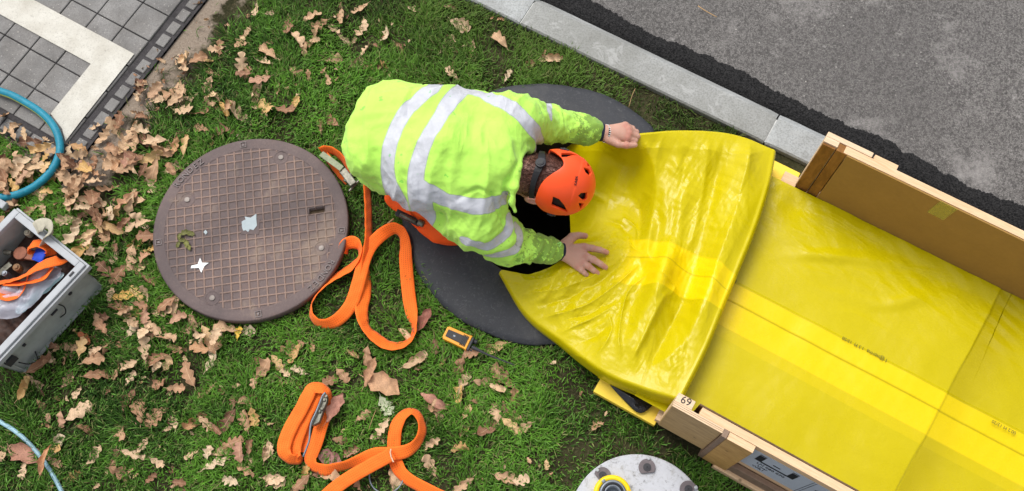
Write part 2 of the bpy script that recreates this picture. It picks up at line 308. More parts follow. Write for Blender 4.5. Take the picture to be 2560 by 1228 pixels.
def catmull(P, n=8):
    P = [np.array(p, float) for p in P]; out = []
    for i in range(len(P)-1):
        a = P[i-1] if i else 2*P[0]-P[1]; b, c = P[i], P[i+1]; d = P[i+2] if i+2 < len(P) else 2*P[-1]-P[-2]
        for k in range(n):
            t = k/n; out.append(.5*((2*b)+(-a+c)*t+(2*a-5*b+4*c-d)*t*t+(-a+3*b-3*c+d)*t**3))
    out.append(P[-1]); return np.array(out)
def tube(name, P, r, mat, parent=None, seg=12, n=8, arc=None):
    C = catmull(P, n); vs = []; fs = []; N = len(C); uv = []
    rr = [r]*N if isinstance(r, (int, float)) else np.interp(np.linspace(0, 1, N), np.linspace(0, 1, len(r)), r)
    a0, a1 = arc if arc else (0, 2*PI); cnt = seg if not arc else seg+1
    for i in range(N):
        T = Vector(C[min(i+1, N-1)]-C[max(i-1, 0)]).normalized(); Sx = Vector((0, 0, 1)).cross(T)
        if Sx.length < .05: Sx = Vector((1, 0, 0))
        Sx.normalize(); U = T.cross(Sx)
        for k in range(cnt):
            a = a0+(a1-a0)*k/seg; vs.append(Vector(C[i])+Sx*math.cos(a)*rr[i]+U*math.sin(a)*rr[i]); uv.append((i/N, k/seg))
    for i in range(N-1):
        for k in range(seg):
            q = (k+1) % cnt; fs.append((i*cnt+k, i*cnt+q, (i+1)*cnt+q, (i+1)*cnt+k))
    if not arc: fs += [tuple(range(cnt))[::-1], tuple((N-1)*cnt+k for k in range(cnt))]
    return mk(name, vs, fs, mat, parent, True)
def ribbon(name, P, mat, parent=None, width=.05, th=.003, n=8, cross=5):
    """P rows: x, y, z, roll in degrees (0 flat, 90 on edge)"""
    C = catmull(P, n); N = len(C); vs = []; uv = []; fs = []; s = 0; wj = lambda i: math.sin(i*.9)*.0008
    for i in range(N):
        if i: s += float(np.linalg.norm(C[i, :3]-C[i-1, :3]))
        T = Vector(C[min(i+1, N-1), :3]-C[max(i-1, 0), :3]).normalized(); Sx = Vector((0, 0, 1)).cross(T)
        if Sx.length < .08: Sx = Vector((0, 1, 0))
        Sx.normalize(); U = T.cross(Sx); ro = math.radians(C[i, 3]); Wd = Sx*math.cos(ro)+U*math.sin(ro); Nn = T.cross(Wd)
        for side in (1, -1):
            for k in range(cross+1):
                v = k/cross; q = (v-.5)*width; edge = abs(v-.5)*2
                vs.append(Vector(C[i, :3])+Wd*q+Nn*(side*th/2*(1 if edge < .99 else .5)+wj(i+k))); uv.append((s, v))
    c = cross+1; st = 2*c
    for i in range(N-1):
        a, b = i*st, (i+1)*st
        for k in range(cross):
            fs.append((a+k, b+k, b+k+1, a+k+1)); fs.append((a+c+k, a+c+k+1, b+c+k+1, b+c+k))
        fs.append((a, a+c, b+c, b)); fs.append((a+cross, b+cross, b+c+cross, a+c+cross))
    return mk(name, vs, fs, mat, parent, True, uvs=uv)
def text_obj(name, s, size, mat, parent, T, ext=.0006, spacing=1.0):
    cu = bpy.data.curves.new('txt', 'FONT'); cu.body = s; cu.size = size; cu.extrude = ext; cu.align_x = 'CENTER'; cu.align_y = 'CENTER'; cu.space_character = spacing
    to = bpy.data.objects.new('txt', cu); COL.objects.link(to); dg = bpy.context.evaluated_depsgraph_get(); me = bpy.data.meshes.new_from_object(to.evaluated_get(dg))
    vs = [T @ v.co for v in me.vertices]; fs = [tuple(p.vertices) for p in me.polygons]
    bpy.data.objects.remove(to); bpy.data.curves.remove(cu); bpy.data.meshes.remove(me)
    return mk(name, vs, fs, mat, parent)
def frame(o, x, z):
    z = Vector(z).normalized(); x = Vector(x); x = (x-z*x.dot(z)).normalized(); y = z.cross(x)
    return Matrix(((x.x, y.x, z.x, o[0]), (x.y, y.y, z.y, o[1]), (x.z, y.z, z.z, o[2]), (0, 0, 0, 1)))
_tab = RNG.random((64, 64, 64)).astype(np.float32)
def vn(P, f, seed=0):
    q = np.asarray(P, dtype=np.float64)*f+seed*7.31; i = np.floor(q).astype(int); t = q-i; t = t*t*(3-2*t); i &= 63; j = (i+1) & 63
    r = 0
    for a in (0, 1):
        for b in (0, 1):
            for c in (0, 1):
                r = r+_tab[(j if a else i)[..., 0], (j if b else i)[..., 1], (j if c else i)[..., 2]]*(t[..., 0] if a else 1-t[..., 0])*(t[..., 1] if b else 1-t[..., 1])*(t[..., 2] if c else 1-t[..., 2])
    return r*2-1
def fbm(P, f, o=3, seed=0):
    return sum(vn(P, f*2**k, seed+k)*.5**k for k in range(o))
def crease(P, f, seed, n=7, base=0.0, spread=9., warp=1.0):
    """sharp edged creases of many directions, each fading in and out"""
    r = np.random.default_rng(seed); h = 0
    for i in range(n):
        th = base+r.normal(0, spread) if spread < 5 else r.uniform(0, PI); ff = f*r.uniform(.65, 1.5); d = np.array([math.cos(th), math.sin(th), r.uniform(-.7, .7) if spread >= 5 else 0])
        t = P@d*ff+vn(P, f*.3, seed+i)*warp+r.random(); tri = np.abs(t-np.round(t))*2; h = h+np.clip(vn(P, f*.33, seed+40+i)*2.2+.25, 0, 1)*(1-tri)/(ff/f)
    return h/n*2.2
# signed distance pieces
def rc(P, a, b, ra, rb):
    a = np.array(a, np.float32); b = np.array(b, np.float32); d = b-a; h = np.clip(((P-a)@d)/float(d@d), 0, 1)
    return np.linalg.norm(P-(a+h[..., None]*d), axis=-1)-(ra+(rb-ra)*h)
def ell(P, c, ax, R=None):
    q = P-np.array(c, np.float32)
    if R is not None: q = q@np.array(R, np.float32)
    ax = np.array(ax, np.float32); k0 = np.linalg.norm(q/ax, axis=-1); k1 = np.linalg.norm(q/(ax*ax), axis=-1)+1e-9
    return k0*(k0-1)/k1
def smin(a, b, k): h = np.clip(.5+.5*(b-a)/k, 0, 1); return b*(1-h)+a*h-k*h*(1-h)
def sdf_mesh(fn, lo, hi, h):
    ax = [np.arange(lo[i], hi[i]+h, h, dtype=np.float32) for i in range(3)]; G = np.stack(np.meshgrid(*ax, indexing='ij'), -1); F = fn(G)
    I = F < 0; n = np.array(F.shape); c = I[:-1, :-1, :-1].astype(np.int8)*0
    cor = [(a, b, d) for a in (0, 1) for b in (0, 1) for d in (0, 1)]
    sl = lambda o: tuple(slice(o[k], n[k]-1+o[k]) for k in range(3))
    for o in cor: c = c+I[sl(o)]
    act = (c > 0) & (c < 8); idx = -np.ones(act.shape, np.int64); A = np.argwhere(act); idx[act] = np.arange(len(A))
    acc = np.zeros((len(A), 3)); cnt = np.zeros(len(A))
    for i, o in enumerate(cor):
        for k in range(3):
            if o[k] == 0:
                o2 = list(o); o2[k] = 1; f0 = F[tuple((A+o).T)]; f1 = F[tuple((A+o2).T)]; m_ = (f0 < 0) != (f1 < 0)
                t = np.where(m_, f0/np.where(m_, f0-f1, 1), 0); pt = A+np.array(o)+0.0; pt[:, k] += t; acc[m_] += pt[m_]; cnt[m_] += 1
    V = acc/cnt[:, None]*h+np.array([a[0] for a in ax]); Q = []
    for k in range(3):
        u, v = (k+1) % 3, (k+2) % 3; s0 = [slice(None)]*3; s1 = [slice(None)]*3; s0[k] = slice(0, n[k]-1); s1[k] = slice(1, n[k])
        E = np.argwhere(I[tuple(s0)] != I[tuple(s1)]); E = E[(E[:, u] > 0) & (E[:, v] > 0) & (E[:, u] < n[u]-1) & (E[:, v] < n[v]-1)]
        if not len(E): continue
        ins = I[tuple(E.T)]; eu = np.zeros(3, int); eu[u] = 1; ev = np.zeros(3, int); ev[v] = 1
        q = np.stack([idx[tuple((E-eu-ev).T)], idx[tuple((E-ev).T)], idx[tuple(E.T)], idx[tuple((E-eu).T)]], 1); q[~ins] = q[~ins][:, ::-1]; Q.append(q)
    return V, np.concatenate(Q)
def vnormals(V, Q):
    N = np.zeros_like(V); a = np.cross(V[Q[:, 2]]-V[Q[:, 0]], V[Q[:, 3]]-V[Q[:, 1]])
    for k in range(4): np.add.at(N, Q[:, k], a)
    return N/(np.linalg.norm(N, axis=1)[:, None]+1e-12)
def seg_dist3(P, poly):
    d = np.full(len(P), 9.)
    for a, b in zip(poly[:-1], poly[1:]):
        a = np.array(a); b = np.array(b); e = b-a; t = np.clip(((P-a)@e)/(e@e+1e-12), 0, 1); d = np.minimum(d, np.linalg.norm(P-(a+t[:, None]*e), axis=1))
    return d
def seg_dist(P, poly):
    P = P[:, :2]; d = np.full(len(P), 9.)
    for a, b in zip(poly[:-1], poly[1:]):
        a = np.array(a[:2]); b = np.array(b[:2]); e = b-a; t = np.clip(((P-a)@e)/(e@e), 0, 1); d = np.minimum(d, np.linalg.norm(P-(a+t[:, None]*e), axis=1))
    return d
def at3(l): return [at(*p) for p in l]

# ------------------------------------------------------------------ site frame (crate, kerb and paving all follow it)
ANG = math.radians(-30); P0 = at(1757, 1018, .5); P0.z = 0
SITE = Matrix.Translation(P0) @ Matrix.Rotation(ANG, 4, 'Z')
def L(x, y, z=0): return SITE @ Vector((x, y, z))
SI = SITE.inverted()
HOLE = Vector((.0606, 1.3973, 0)); HR = .31
def to_site(X, Y):
    d0, d1 = X-P0.x, Y-P0.y; c, s = math.cos(ANG), math.sin(ANG); return d0*c+d1*s, -d0*s+d1*c

# ------------------------------------------------------------------ ground
def polar_sheet(name, cx, cy, r0, rect, z, mat, rings=(.35, .5, .7, 1, 1.4, 2, 2.6, 3.4, 5, 8, 14, 30, 80, 200), n=180):
    """sheet with a round opening, clipped to a rectangle of the site frame"""
    c = SI @ Vector((cx, cy, 0)); x0, x1, y0, y1 = rect; ang = list(np.linspace(0, 2*PI, n, endpoint=False))
    for X in (x0, x1):
        for Y in (y0, y1): ang.append(math.atan2(Y-c.y, X-c.x) % (2*PI))
    ang = sorted(ang); vs = []; fs = []; K = len(rings)+1
    for a in ang:
        dx, dy = math.cos(a), math.sin(a); R = 1e9
        if dx > 1e-9: R = min(R, (x1-c.x)/dx)
        if dx < -1e-9: R = min(R, (x0-c.x)/dx)
        if dy > 1e-9: R = min(R, (y1-c.y)/dy)
        if dy < -1e-9: R = min(R, (y0-c.y)/dy)
        for k, rr in enumerate((r0,)+tuple(rings)):
            q = min(rr, R) if k < K-1 else R; q = max(q, r0); vs.append(L(c.x+dx*q, c.y+dy*q, z))
    m_ = len(ang)
    for i in range(m_):
        j = (i+1) % m_
        for k in range(K-1):
            f = (i*K+k, i*K+k+1, j*K+k+1, j*K+k)
            if (vs[f[0]]-vs[f[1]]).length > 1e-6 or (vs[f[2]]-vs[f[3]]).length > 1e-6: fs.append(f)
    X = np.array([SI @ v for v in vs]); dirt = np.clip(1.2-np.abs(X[:, 0]+2.49)/.16, 0, 1)*(X[:, 1] > -.35)
    return mk(name, vs, fs, mat, attrs={'dirt': dirt})
KY0, KY1, KY2 = 1.178, 1.300, 1.362
ROADZ = -.055
def sheet(name, x0, x1, y0, y1, z, mat, nx=2, ny=2, attr=None):
    xs = np.linspace(x0, x1, nx); ys = np.linspace(y0, y1, ny); vs = [L(x, y, z) for y in ys for x in xs]
    fs = [(j*nx+i, j*nx+i+1, (j+1)*nx+i+1, (j+1)*nx+i) for j in range(ny-1) for i in range(nx-1)]
    at_ = None
    if attr:
        X = np.array([SI @ v for v in vs]); at_ = {'dirt': attr(X)}
    return mk(name, vs, fs, mat, attrs=at_)
g = polar_sheet('ground', HOLE.x, HOLE.y, HR+.02, (-250, 250, -250, 250), -.12, MT['lawn']); tag(g, kind='structure')
g = polar_sheet('lawn', HOLE.x, HOLE.y, HR, (-2.56, 12, -12, KY0), 0, MT['lawn']); tag(g, kind='structure')
dfun = lambda X: np.clip(1-np.abs(X[:, 1]+.3)/.1, 0, 1)*.6
g = sheet('lawn_beside_pavement', -12, -2.561, -12, -.285, 0, MT['lawn'], 120, 160, dfun); tag(g, kind='structure')
g = sheet('road', -60, 60, 1.30, 60, ROADZ-.004, MT['road']); tag(g, kind='structure')
# fresh asphalt strip with a ragged edge, laid against the kerb
vs, fs = [], []; xs = np.arange(-3, 5, .004)
for i, x in enumerate(xs):
    e = 1.470+.010*math.sin(x*9)-.006+.008*vn(np.array([x, 0, 0]), 22)+.005*vn(np.array([x, 3, 0]), 70)+.0035*random.uniform(-1, 1)-.004*(x > 0)
    vs += [L(x, 1.352, ROADZ), L(x, 1.352, ROADZ+.006), L(x, 1.42, ROADZ+.009), L(x, e-.012, ROADZ+.007), L(x, e, ROADZ)]
    if i: b = (i-1)*5; fs += [(b+k, b+5+k, b+6+k, b+1+k) for k in range(4)]
tag(mk('asphalt_patch', vs, fs, MT['tar'], smooth=True), kind='structure')
# kerb stones: joints at the measured places, one run
vs, fs, st = [], [], []; joints = [-6.5, -5.4, -4.3, -3.3, -2.3, -1.335, -.222, .86, 1.9, 3.0, 4.1, 5.2, 6.3]
prof = [(KY0, -.1), (KY0, .022), (KY0+.006, .030), (KY1, .030), (KY1+.008, .026), (KY2, ROADZ+.012), (KY2, -.1)]
for j in range(len(joints)-1):
    xa, xb = joints[j]+.003, joints[j+1]-.003; tone = {5: .15, 6: .95, 4: .8}.get(j, random.uniform(.2, .9)); b0 = len(vs); nn = 28
    for i in range(nn+1):
        x = xa+(xb-xa)*i/nn; ins = .004 if i in (0, nn) else 0
        for (y, z) in prof: vs.append(L(x, y, z-ins+.0012*vn(np.array([x, y, z]), 30))); st.append(min(1, max(0, tone+.12*vn(np.array([x, y, 0]), 3)+(.25 if y > KY1 else 0))))
    k = len(prof)
    for i in range(nn):
        for q in range(k-1): fs.append((b0+i*k+q, b0+(i+1)*k+q, b0+(i+1)*k+q+1, b0+i*k+q+1))
    fs += [tuple(b0+q for q in range(k)), tuple(b0+nn*k+q for q in range(k))[::-1]]
tag(mk('kerb', vs, fs, MT['kerb'], attrs={'stone': st}), kind='structure')
tag(sheet('kerb_joint_mortar', -6.5, 6.3, KY0+.004, KY1-.004, .022, simple('mortar', (.5, .5, .48), .9)), kind='structure')
# pavement of square stone tiles with a row of small setts
PX0, PY0, PT = -2.645, -.2, .1378
bm = bmesh.new(); TP = .020
for i in range(16):
    for j in range(22):
        x1 = PX0-i*PT; y0 = PY0+j*PT; dz = random.uniform(-.0012, .0012)
        add_box(bm, (x1-PT+.0026, y0+.0026, -.03), (x1-.0026, y0+PT-.0026, TP+dz), SITE, 0)
for j in range(45):
    y0 = -.275+j*.0695; add_box(bm, (-2.618, y0+.006, -.03), (-2.575, y0+.0695-.008, TP-.002+random.uniform(-.002, .001)), SITE, 0)
for i in range(36):
    x1 = -2.66-i*.0695; add_box(bm, (x1-.0695+.005, -.272, -.03), (x1-.004, -.222, TP-.002+random.uniform(-.002, .001)), SITE, 0)
bmesh.ops.bevel(bm, geom=bm.edges[:], offset=.0022, segments=1, affect='EDGES')
o = bm_obj('pavement', bm, MT['paver']); tag(o, kind='structure')
tag(sheet('pavement_bed', -6, -2.561, -.284, 4, .012, MT['joint']), kind='structure')
# painted corner line, worn at one end
def strip_poly(name, pts, z, mat):
    tag(mk(name, [L(x, y, z) for x, y in pts], [tuple(range(len(pts)))], mat), kind='structure')
strip_poly('painted_line', [(-4.5, .268), (-2.657, .270), (-2.655, -.10), (-2.652, -.188), (-2.70, -.15), (-2.784, -.12), (-2.786, .143), (-4.5, .143)], TP+.0055, MT['line'])

# ------------------------------------------------------------------ shaft and rubber collar
bm = bmesh.new()
def ring_wall(bm, c, prof, seg=128):
    rows = []
    for r, z in prof: rows.append([bm.verts.new((c[0]+r*math.cos(2*PI*k/seg), c[1]+r*math.sin(2*PI*k/seg), z)) for k in range(seg)])
    for a, b in zip(rows[:-1], rows[1:]):
        for k in range(seg): bm.faces.new((a[k], a[(k+1) % seg], b[(k+1) % seg], b[k]))
    return rows
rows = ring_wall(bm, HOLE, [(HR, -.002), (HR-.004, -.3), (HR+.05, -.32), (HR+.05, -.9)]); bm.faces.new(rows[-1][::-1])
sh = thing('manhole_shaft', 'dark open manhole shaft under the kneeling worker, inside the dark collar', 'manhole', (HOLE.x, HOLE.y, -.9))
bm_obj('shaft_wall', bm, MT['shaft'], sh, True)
seg = 200; vs, fs = [], []
prof = [(.305, .005), (.305, .047), (.312, .053), (.36, .056), (.45, .048), (.525, .036), (.545, .030), (.548, .024), (.545, .006)]
for k in range(seg):
    a = 2*PI*k/seg; wob = .006*vn(np.array([math.cos(a), math.sin(a), 0]), 4)+.003*vn(np.array([math.cos(a), math.sin(a), 2]), 13)
    d = (a-math.radians(36.5))*9; notch = -.028*math.exp(-((a-math.radians(33.5))*22)**2)-(.012 if math.radians(20) < a < math.radians(33) else 0)
    for (r, z) in prof:
        rr = r+(wob+notch if r > .5 else wob*.3); vs.append((HOLE.x+rr*math.cos(a), HOLE.y+rr*math.sin(a), z+.004*vn(np.array([rr*math.cos(a), rr*math.sin(a), 1]), 5)))
k_ = len(prof)
for k in range(seg):
    j = (k+1) % seg
    for q in range(k_-1): fs.append((k*k_+q, j*k_+q, j*k_+q+1, k*k_+q+1))
tag(mk('manhole_collar', vs, fs, MT['rubber'], smooth=True), 'large dark slate round collar lying round the open manhole under the worker', 'manhole collar')

# ------------------------------------------------------------------ manhole cover
LC = at(627, 568, .055); LR = .373
lid = thing('manhole_cover', 'round brown cast iron manhole cover with grid tread lying on the grass', 'manhole cover', (LC.x, LC.y, .018))
ga = math.radians(8)     # grid direction
N = 620; lin = np.linspace(-LR, LR, N); X, Y = np.meshgrid(lin, lin, indexing='ij'); R = np.hypot(X, Y)
U = X*math.cos(ga)+Y*math.sin(ga); Vv = -X*math.sin(ga)+Y*math.cos(ga); pitch = .0334
du = np.abs((U/pitch) % 1-.5)*pitch; dv = np.abs((Vv/pitch) % 1-.5)*pitch   # distance of cell centre -> groove at 0 shifts
rib = np.maximum(1-np.clip((np.minimum(du, dv)-.0018)/.0022, 0, 1), 0)
inner = np.clip((.332-R)/.004, 0, 1)
bolt = np.array([[ -.258, .115], [.092, .292], [.278, -.088], [-.118, -.283]])
hh = np.zeros_like(R); groove = rib*inner
for bx, by in bolt:
    rb = np.hypot(X-bx, Y-by); k = np.clip((.034-rb)/.004, 0, 1); groove *= (1-k); hh += .0018*np.clip(1-np.abs(rb-.027)/.004, 0, 1)
sq = (np.abs(X+.0) < .034)*(np.abs(Y-.0) < .03); groove *= (1-sq)
cell = 1-np.clip((np.minimum(du, dv)-.0012)/.0022, 0, 1)
hh += -.0022*inner*(1-rib*0.0)*(1-groove)*(R < .332)*(1-sq) + .001*groove
slot = (np.abs(X-.249) < .03)*(np.abs(Y-.066-.17*(X-.249)) < .0125); hh -= .03*slot
hh -= .02*np.clip((R-LR+.004)/.004, 0, 1)**2*.2
mask = R <= LR
pts = np.stack([X, Y, .04+hh+.0006*fbm(np.stack([X, Y, 0*X], -1), 12)], -1)
idx = -np.ones((N, N), int); idx[mask] = np.arange(mask.sum())
q = np.stack([idx[:-1, :-1], idx[1:, :-1], idx[1:, 1:], idx[:-1, 1:]], -1).reshape(-1, 4); q = q[(q >= 0).all(1)]
Vt = pts[mask]+np.array([LC.x, LC.y, .018]); mk('cover_face', Vt, q, MT['iron'], lid, True, attrs={'groove': groove[mask]})
bm = bmesh.new(); ring_wall(bm, (LC.x, LC.y), [(LR-.030, .0560), (LR-.004, .0592), (LR+.0005, .057), (LR+.0015, .050), (LR+.0015, .022), (LR-.02, .018)], 200)
bm_obj('cover_rim', bm, MT['iron'], lid, True)
for bx, by in bolt:
    bm = bmesh.new(); add_cyl(bm, (LC.x+bx, LC.y+by, .0575), .0105, .002, 20, bev=.0006); bm_obj('bolt', bm, simple('bolt_metal', (.19, .165, .15), .5, metal=.4), lid, True)
def arc_text(s, a0, rad, size, step):
    for i, ch in enumerate(s):
        a = math.radians(a0-i*step); p = Vector((LC.x+rad*math.cos(a), LC.y+rad*math.sin(a), .0605))
        T = frame(p, (math.sin(a), -math.cos(a), 0), (0, 0, 1)); text_obj('letter', ch, size, LT, lid, T, .0018)
LT = simple('cast_letter', (.19, .16, .155), .7, .15, 90, .2)
arc_text('RONDEZ', -24.5, .351, .032, 4.0); arc_text('RONDEZ', 150, .351, .032, 4.2)
for a in (-3, -80, 190, 100):
    a = math.radians(a); c, s = math.cos(a), math.sin(a); p = Vector((LC.x+.352*c, LC.y+.352*s, .0605))
    T = frame(p, (math.sin(a), -math.cos(a), 0), (0, 0, 1)); bm = bmesh.new()
    for (x0, x1, y0, y1) in ((-.012, .012, -.012, -.0095), (-.012, .012, .0095, .012), (-.012, -.0095, -.0095, .0095), (.0095, .012, -.0095, .0095)): add_box(bm, (x0, y0, -.002), (x1, y1, .0012), T)
    prism(bm, [(-.006, -.005), (.006, -.005), (0, .007)], -.002, .001, T); bm_obj('cast_mark', bm, LT, lid)
def blob(name, pts, z0, z1, mat, parent):
    bm = bmesh.new(); prism(bm, pts, z0, z1); return bm_obj(name, bm, mat, parent)
def zz(ox, oy, s): return lambda pts, z: [at(ox+s*x, oy+s*y, z) for x, y in pts]
zl = zz(360, 320, 540/1326)
blob('white_paint_cross', zl([(345, 798), (357, 828), (398, 829), (372, 848), (352, 890), (338, 860), (288, 862), (292, 846), (330, 838)], .058), .0565, .0598, MT['white'], lid)
blob('grey_paint_blot', zl([(600, 575), (625, 562), (618, 545), (655, 552), (690, 528), (690, 560), (694, 600), (672, 628), (650, 622), (640, 640), (625, 628), (610, 632), (602, 610)], .058), .0565, .0595, MT['greypaint'], lid)
blob('grey_paint_blot', zl([(366, 640), (378, 625), (390, 640), (380, 656)], .058), .0565, .0592, MT['greypaint'], lid)
bm = bmesh.new()
add_box(bm, (-.034, -.016, .032), (.034, .016, .036), Matrix.Translation((LC.x+.249, LC.y+.066, .0)) @ Matrix.Rotation(.17, 4, 'Z')); bm_obj('pick_slot_floor', bm, simple('slot_dirt', (.08, .055, .035), .9), lid)

# ------------------------------------------------------------------ leaves
def leaf_mesh(seed, lobes=4, kind='oak'):
    rg = random.Random(seed); n, c = 36, 8; vs, fs, uv = [], [], []
    bend = rg.uniform(-1.2, 1.8); fold = rg.uniform(-.5, 1.2); tw = rg.uniform(-1.0, 1.0); curl2 = rg.uniform(-1, 3.0); ph = [rg.uniform(-.25, .25), rg.uniform(-.25, .25)]
    dep = rg.uniform(.35, .62); wid = rg.uniform(.9, 1.2); amp = [[rg.uniform(.75, 1.15) for _ in range(8)] for _ in (0, 1)]
    def hw(t, s):
        if kind == 'oak':
            env = .33*wid*max(0, math.sin(PI*min(1, t**.85)))**.55*(.6+.6*t); q = lobes*t+ph[s]; lob = abs(math.cos(PI*q))**3.2; return env*(1-dep*lob)*(.5*(amp[s][int(q+.5) % 8]+amp[s][int(q+1) % 8]))
        env = .33*math.sin(PI*t)**.75; q = 2.6*t+ph[s]; return env*(1-.42*abs(q-round(q))*2)*(.96+.05*math.sin(33*t+seed))
    for i in range(n+1):
        t = i/n
        for k in range(c+1):
            s = k/c*2-1; wd = hw(t, 1 if s > 0 else 0)*abs(s); y = math.copysign(wd, s) if s else 0
            t_ = t+(.38*wd if kind == 'oak' else 0)*(1-t*.4)
            fa = fold*abs(y)*1.6+curl2*y*y*3; yy = y*math.cos(fa*.8); z = abs(y)*math.sin(fa)*.9
            a = bend*(t_-.5); x = (math.sin(a)/bend if abs(bend) > .05 else t_-.5); z += (1-math.cos(a))/abs(bend)*math.copysign(1, bend)*.9 if abs(bend) > .05 else 0
            q = tw*(t_-.5); yy, z = yy*math.cos(q)-z*math.sin(q), z+yy*math.sin(q)
            z += .035*math.sin(t*17+s*3+seed)*abs(s)+.05*float(vn(np.array([x, yy, seed*.7]), 5, seed))
            vs.append((x, yy+.04*math.sin(2.5*x+seed), z)); uv.append((t, s*.5+.5))
    w_ = c+1
    for i in range(n):
        for k in range(c): fs.append((i*w_+k, i*w_+k+1, (i+1)*w_+k+1, (i+1)*w_+k))
    b = len(vs); vs += [(vs[4][0]+.01, -.008, vs[4][2]), (vs[4][0]+.01, .008, vs[4][2]), (vs[4][0]-.15, .02, vs[4][2]+.03), (vs[4][0]-.15, .008, vs[4][2]+.03)]; uv += [(0, .5)]*4; fs.append((b, b+1, b+2, b+3))
    V = np.array(vs); V[:, 2] -= np.percentile(V[:, 2], 8)
    me = bpy.data.meshes.new('oak_leaf'); me.from_pydata([tuple(v) for v in V], [], fs); ul = me.uv_layers.new(name='UVMap')
    for l in me.loops: ul.data[l.index].uv = uv[l.vertex_index]
    me.polygons.foreach_set('use_smooth', np.ones(len(me.polygons), dtype=bool)); me.materials.append(MT['leaf']); return me, V, np.array(fs), uv
LEAVES = [leaf_mesh(i, random.choice((2.5, 3, 3.5, 4))) for i in range(44)]
BROAD = [leaf_mesh(100+i, 4, 'broad') for i in range(4)]
z6 = (680, 800, 640/1836); z2 = (0, 400, 640/949); z1s = (0, 0, 640/1572); z18 = (0, 180, 480/1551)
lst = []
def addl(z, pts): lst.extend([(z[0]+z[2]*x, z[1]+z[2]*y) for x, y in pts])
addl((0, 0, 1), [(1125, 18), (600, 105), (655, 150), (615, 178), (720, 60), (800, 60), (855, 40), (910, 60), (860, 95), (965, 90), (900, 75), (770, 110), (828, 145), (735, 175), (770, 190), (915, 122), (1000, 115), (1035, 20), (1110, 105), (1150, 60), (1180, 112), (1320, 165), (1375, 145), (1250, 100), (600, 160), (540, 120), (500, 320), (595, 285), (635, 260), (670, 270), (740, 250), (715, 275), (830, 300), (800, 320), (530, 245), (460, 250), (450, 220), (515, 150), (640, 225), (545, 330), (1270, 185), (1130, 180), (900, 20), (680, 30), (820, 200), (960, 160), (790, 85), (835, 70), (650, 200), (670, 130), (780, 40), (560, 270), (1120, 230), (740, 100)])
addl(z6, [(155, 190), (165, 240), (40, 310), (90, 370), (190, 370), (60, 430), (420, 430), (500, 395), (575, 240), (290, 180), (1020, 290), (1345, 320), (1170, 185), (1600, 190), (1650, 400), (1375, 455), (1530, 445), (1620, 485), (1340, 535), (1500, 570), (1390, 660), (1600, 660), (1720, 670), (1610, 720), (1535, 790), (1710, 760), (1800, 770), (655, 690), (760, 820), (480, 860), (570, 940), (1140, 890), (1130, 1040), (1350, 910), (240, 1090), (350, 1100), (1370, 1190), (1680, 1130), (1780, 1150), (860, 1150), (10, 1150), (950, 100), (1180, 650), (800, 760), (210, 1165)])
addl(z2, [(30, 30), (70, 70), (20, 100), (110, 60), (145, 115), (200, 55), (215, 160), (165, 190), (240, 220), (275, 145), (310, 190), (280, 240), (340, 155), (420, 195), (375, 240), (390, 265), (480, 160), (510, 150), (530, 240), (510, 290), (300, 300), (300, 330), (350, 340), (420, 360), (480, 360), (400, 410), (440, 420), (500, 400), (530, 390), (540, 440), (500, 490), (540, 500), (580, 540), (480, 560), (410, 500), (370, 600), (320, 665), (360, 720), (240, 730), (170, 740), (240, 810), (280, 860), (360, 800), (430, 780), (490, 600), (460, 690), (540, 660), (575, 740), (540, 700), (620, 750), (650, 690), (700, 790), (780, 740), (740, 700), (800, 670), (840, 630), (760, 650), (700, 600), (650, 540), (690, 560), (600, 560), (940, 750), (820, 855), (755, 860), (910, 890), (840, 965), (480, 890), (510, 930), (290, 935), (310, 1000), (450, 1010), (580, 950), (640, 970), (720, 965), (760, 975), (530, 1060), (490, 1090), (440, 1160), (580, 1120), (710, 1090), (830, 1080), (860, 1050), (920, 1110), (900, 1150), (860, 1190), (940, 950), (200, 1060), (350, 1095), (260, 1170), (185, 1215), (120, 820), (90, 850), (20, 770), (150, 760), (200, 690), (260, 690), (640, 30), (560, 30), (670, 1215), (800, 1130), (10, 1080)])
addl(z18, [(765, 440), (830, 510), (920, 450), (960, 395), (1060, 480), (1140, 360), (1000, 580), (880, 610), (1100, 570), (1180, 550), (940, 690), (1060, 700), (1140, 690), (1230, 690), (980, 760), (1080, 780), (1160, 800), (1250, 810), (920, 780), (1310, 590), (1420, 600), (1500, 600), (1390, 170), (1270, 210), (1440, 230), (1480, 310), (600, 770), (640, 850), (600, 930), (560, 870), (690, 770), (330, 970), (220, 850), (270, 780), (300, 700), (370, 690), (240, 550), (200, 500), (120, 420), (50, 640), (50, 740), (40, 810), (150, 740), (170, 810), (350, 610), (480, 830), (540, 660), (640, 680), (700, 830), (1390, 790), (1330, 640), (1060, 1070), (900, 1140), (750, 1030), (680, 1120), (820, 1180), (1040, 1050), (600, 1000), (20, 350), (60, 480), (130, 520), (20, 900), (110, 930)])
BC = (SI @ at(208, 662, .24))
def blocked(p, m_=0.0):
    if (p.xy-LC.xy).length < LR+m_: return True
    if (p.xy-HOLE.xy).length < .52+m_: return True
    s = SI @ p
    if s.y > KY0-.01: return True
    if s.x > -.36-m_ and s.y > -.05-m_ and s.y < 1.12: return True
    if s.x > -.08 and s.y > -.13-m_*.5 and s.y < 1.12: return True
    return False
BOXC, BOXX, BOXY = Vector((-1.611, 1.100, 0)), Vector((-.60, -.80, 0)), Vector((-.80, .60, 0))
def in_box(p, m_=0):
    d = p-BOXC; a, b = d.dot(BOXX), d.dot(BOXY); return -.0-m_ < a < .44+m_ and -m_ < b < .335+m_
DRC = Vector((.36, .2086, 0))
def in_drum(p, m_=0): return (p.xy-DRC.xy).length < .236+m_
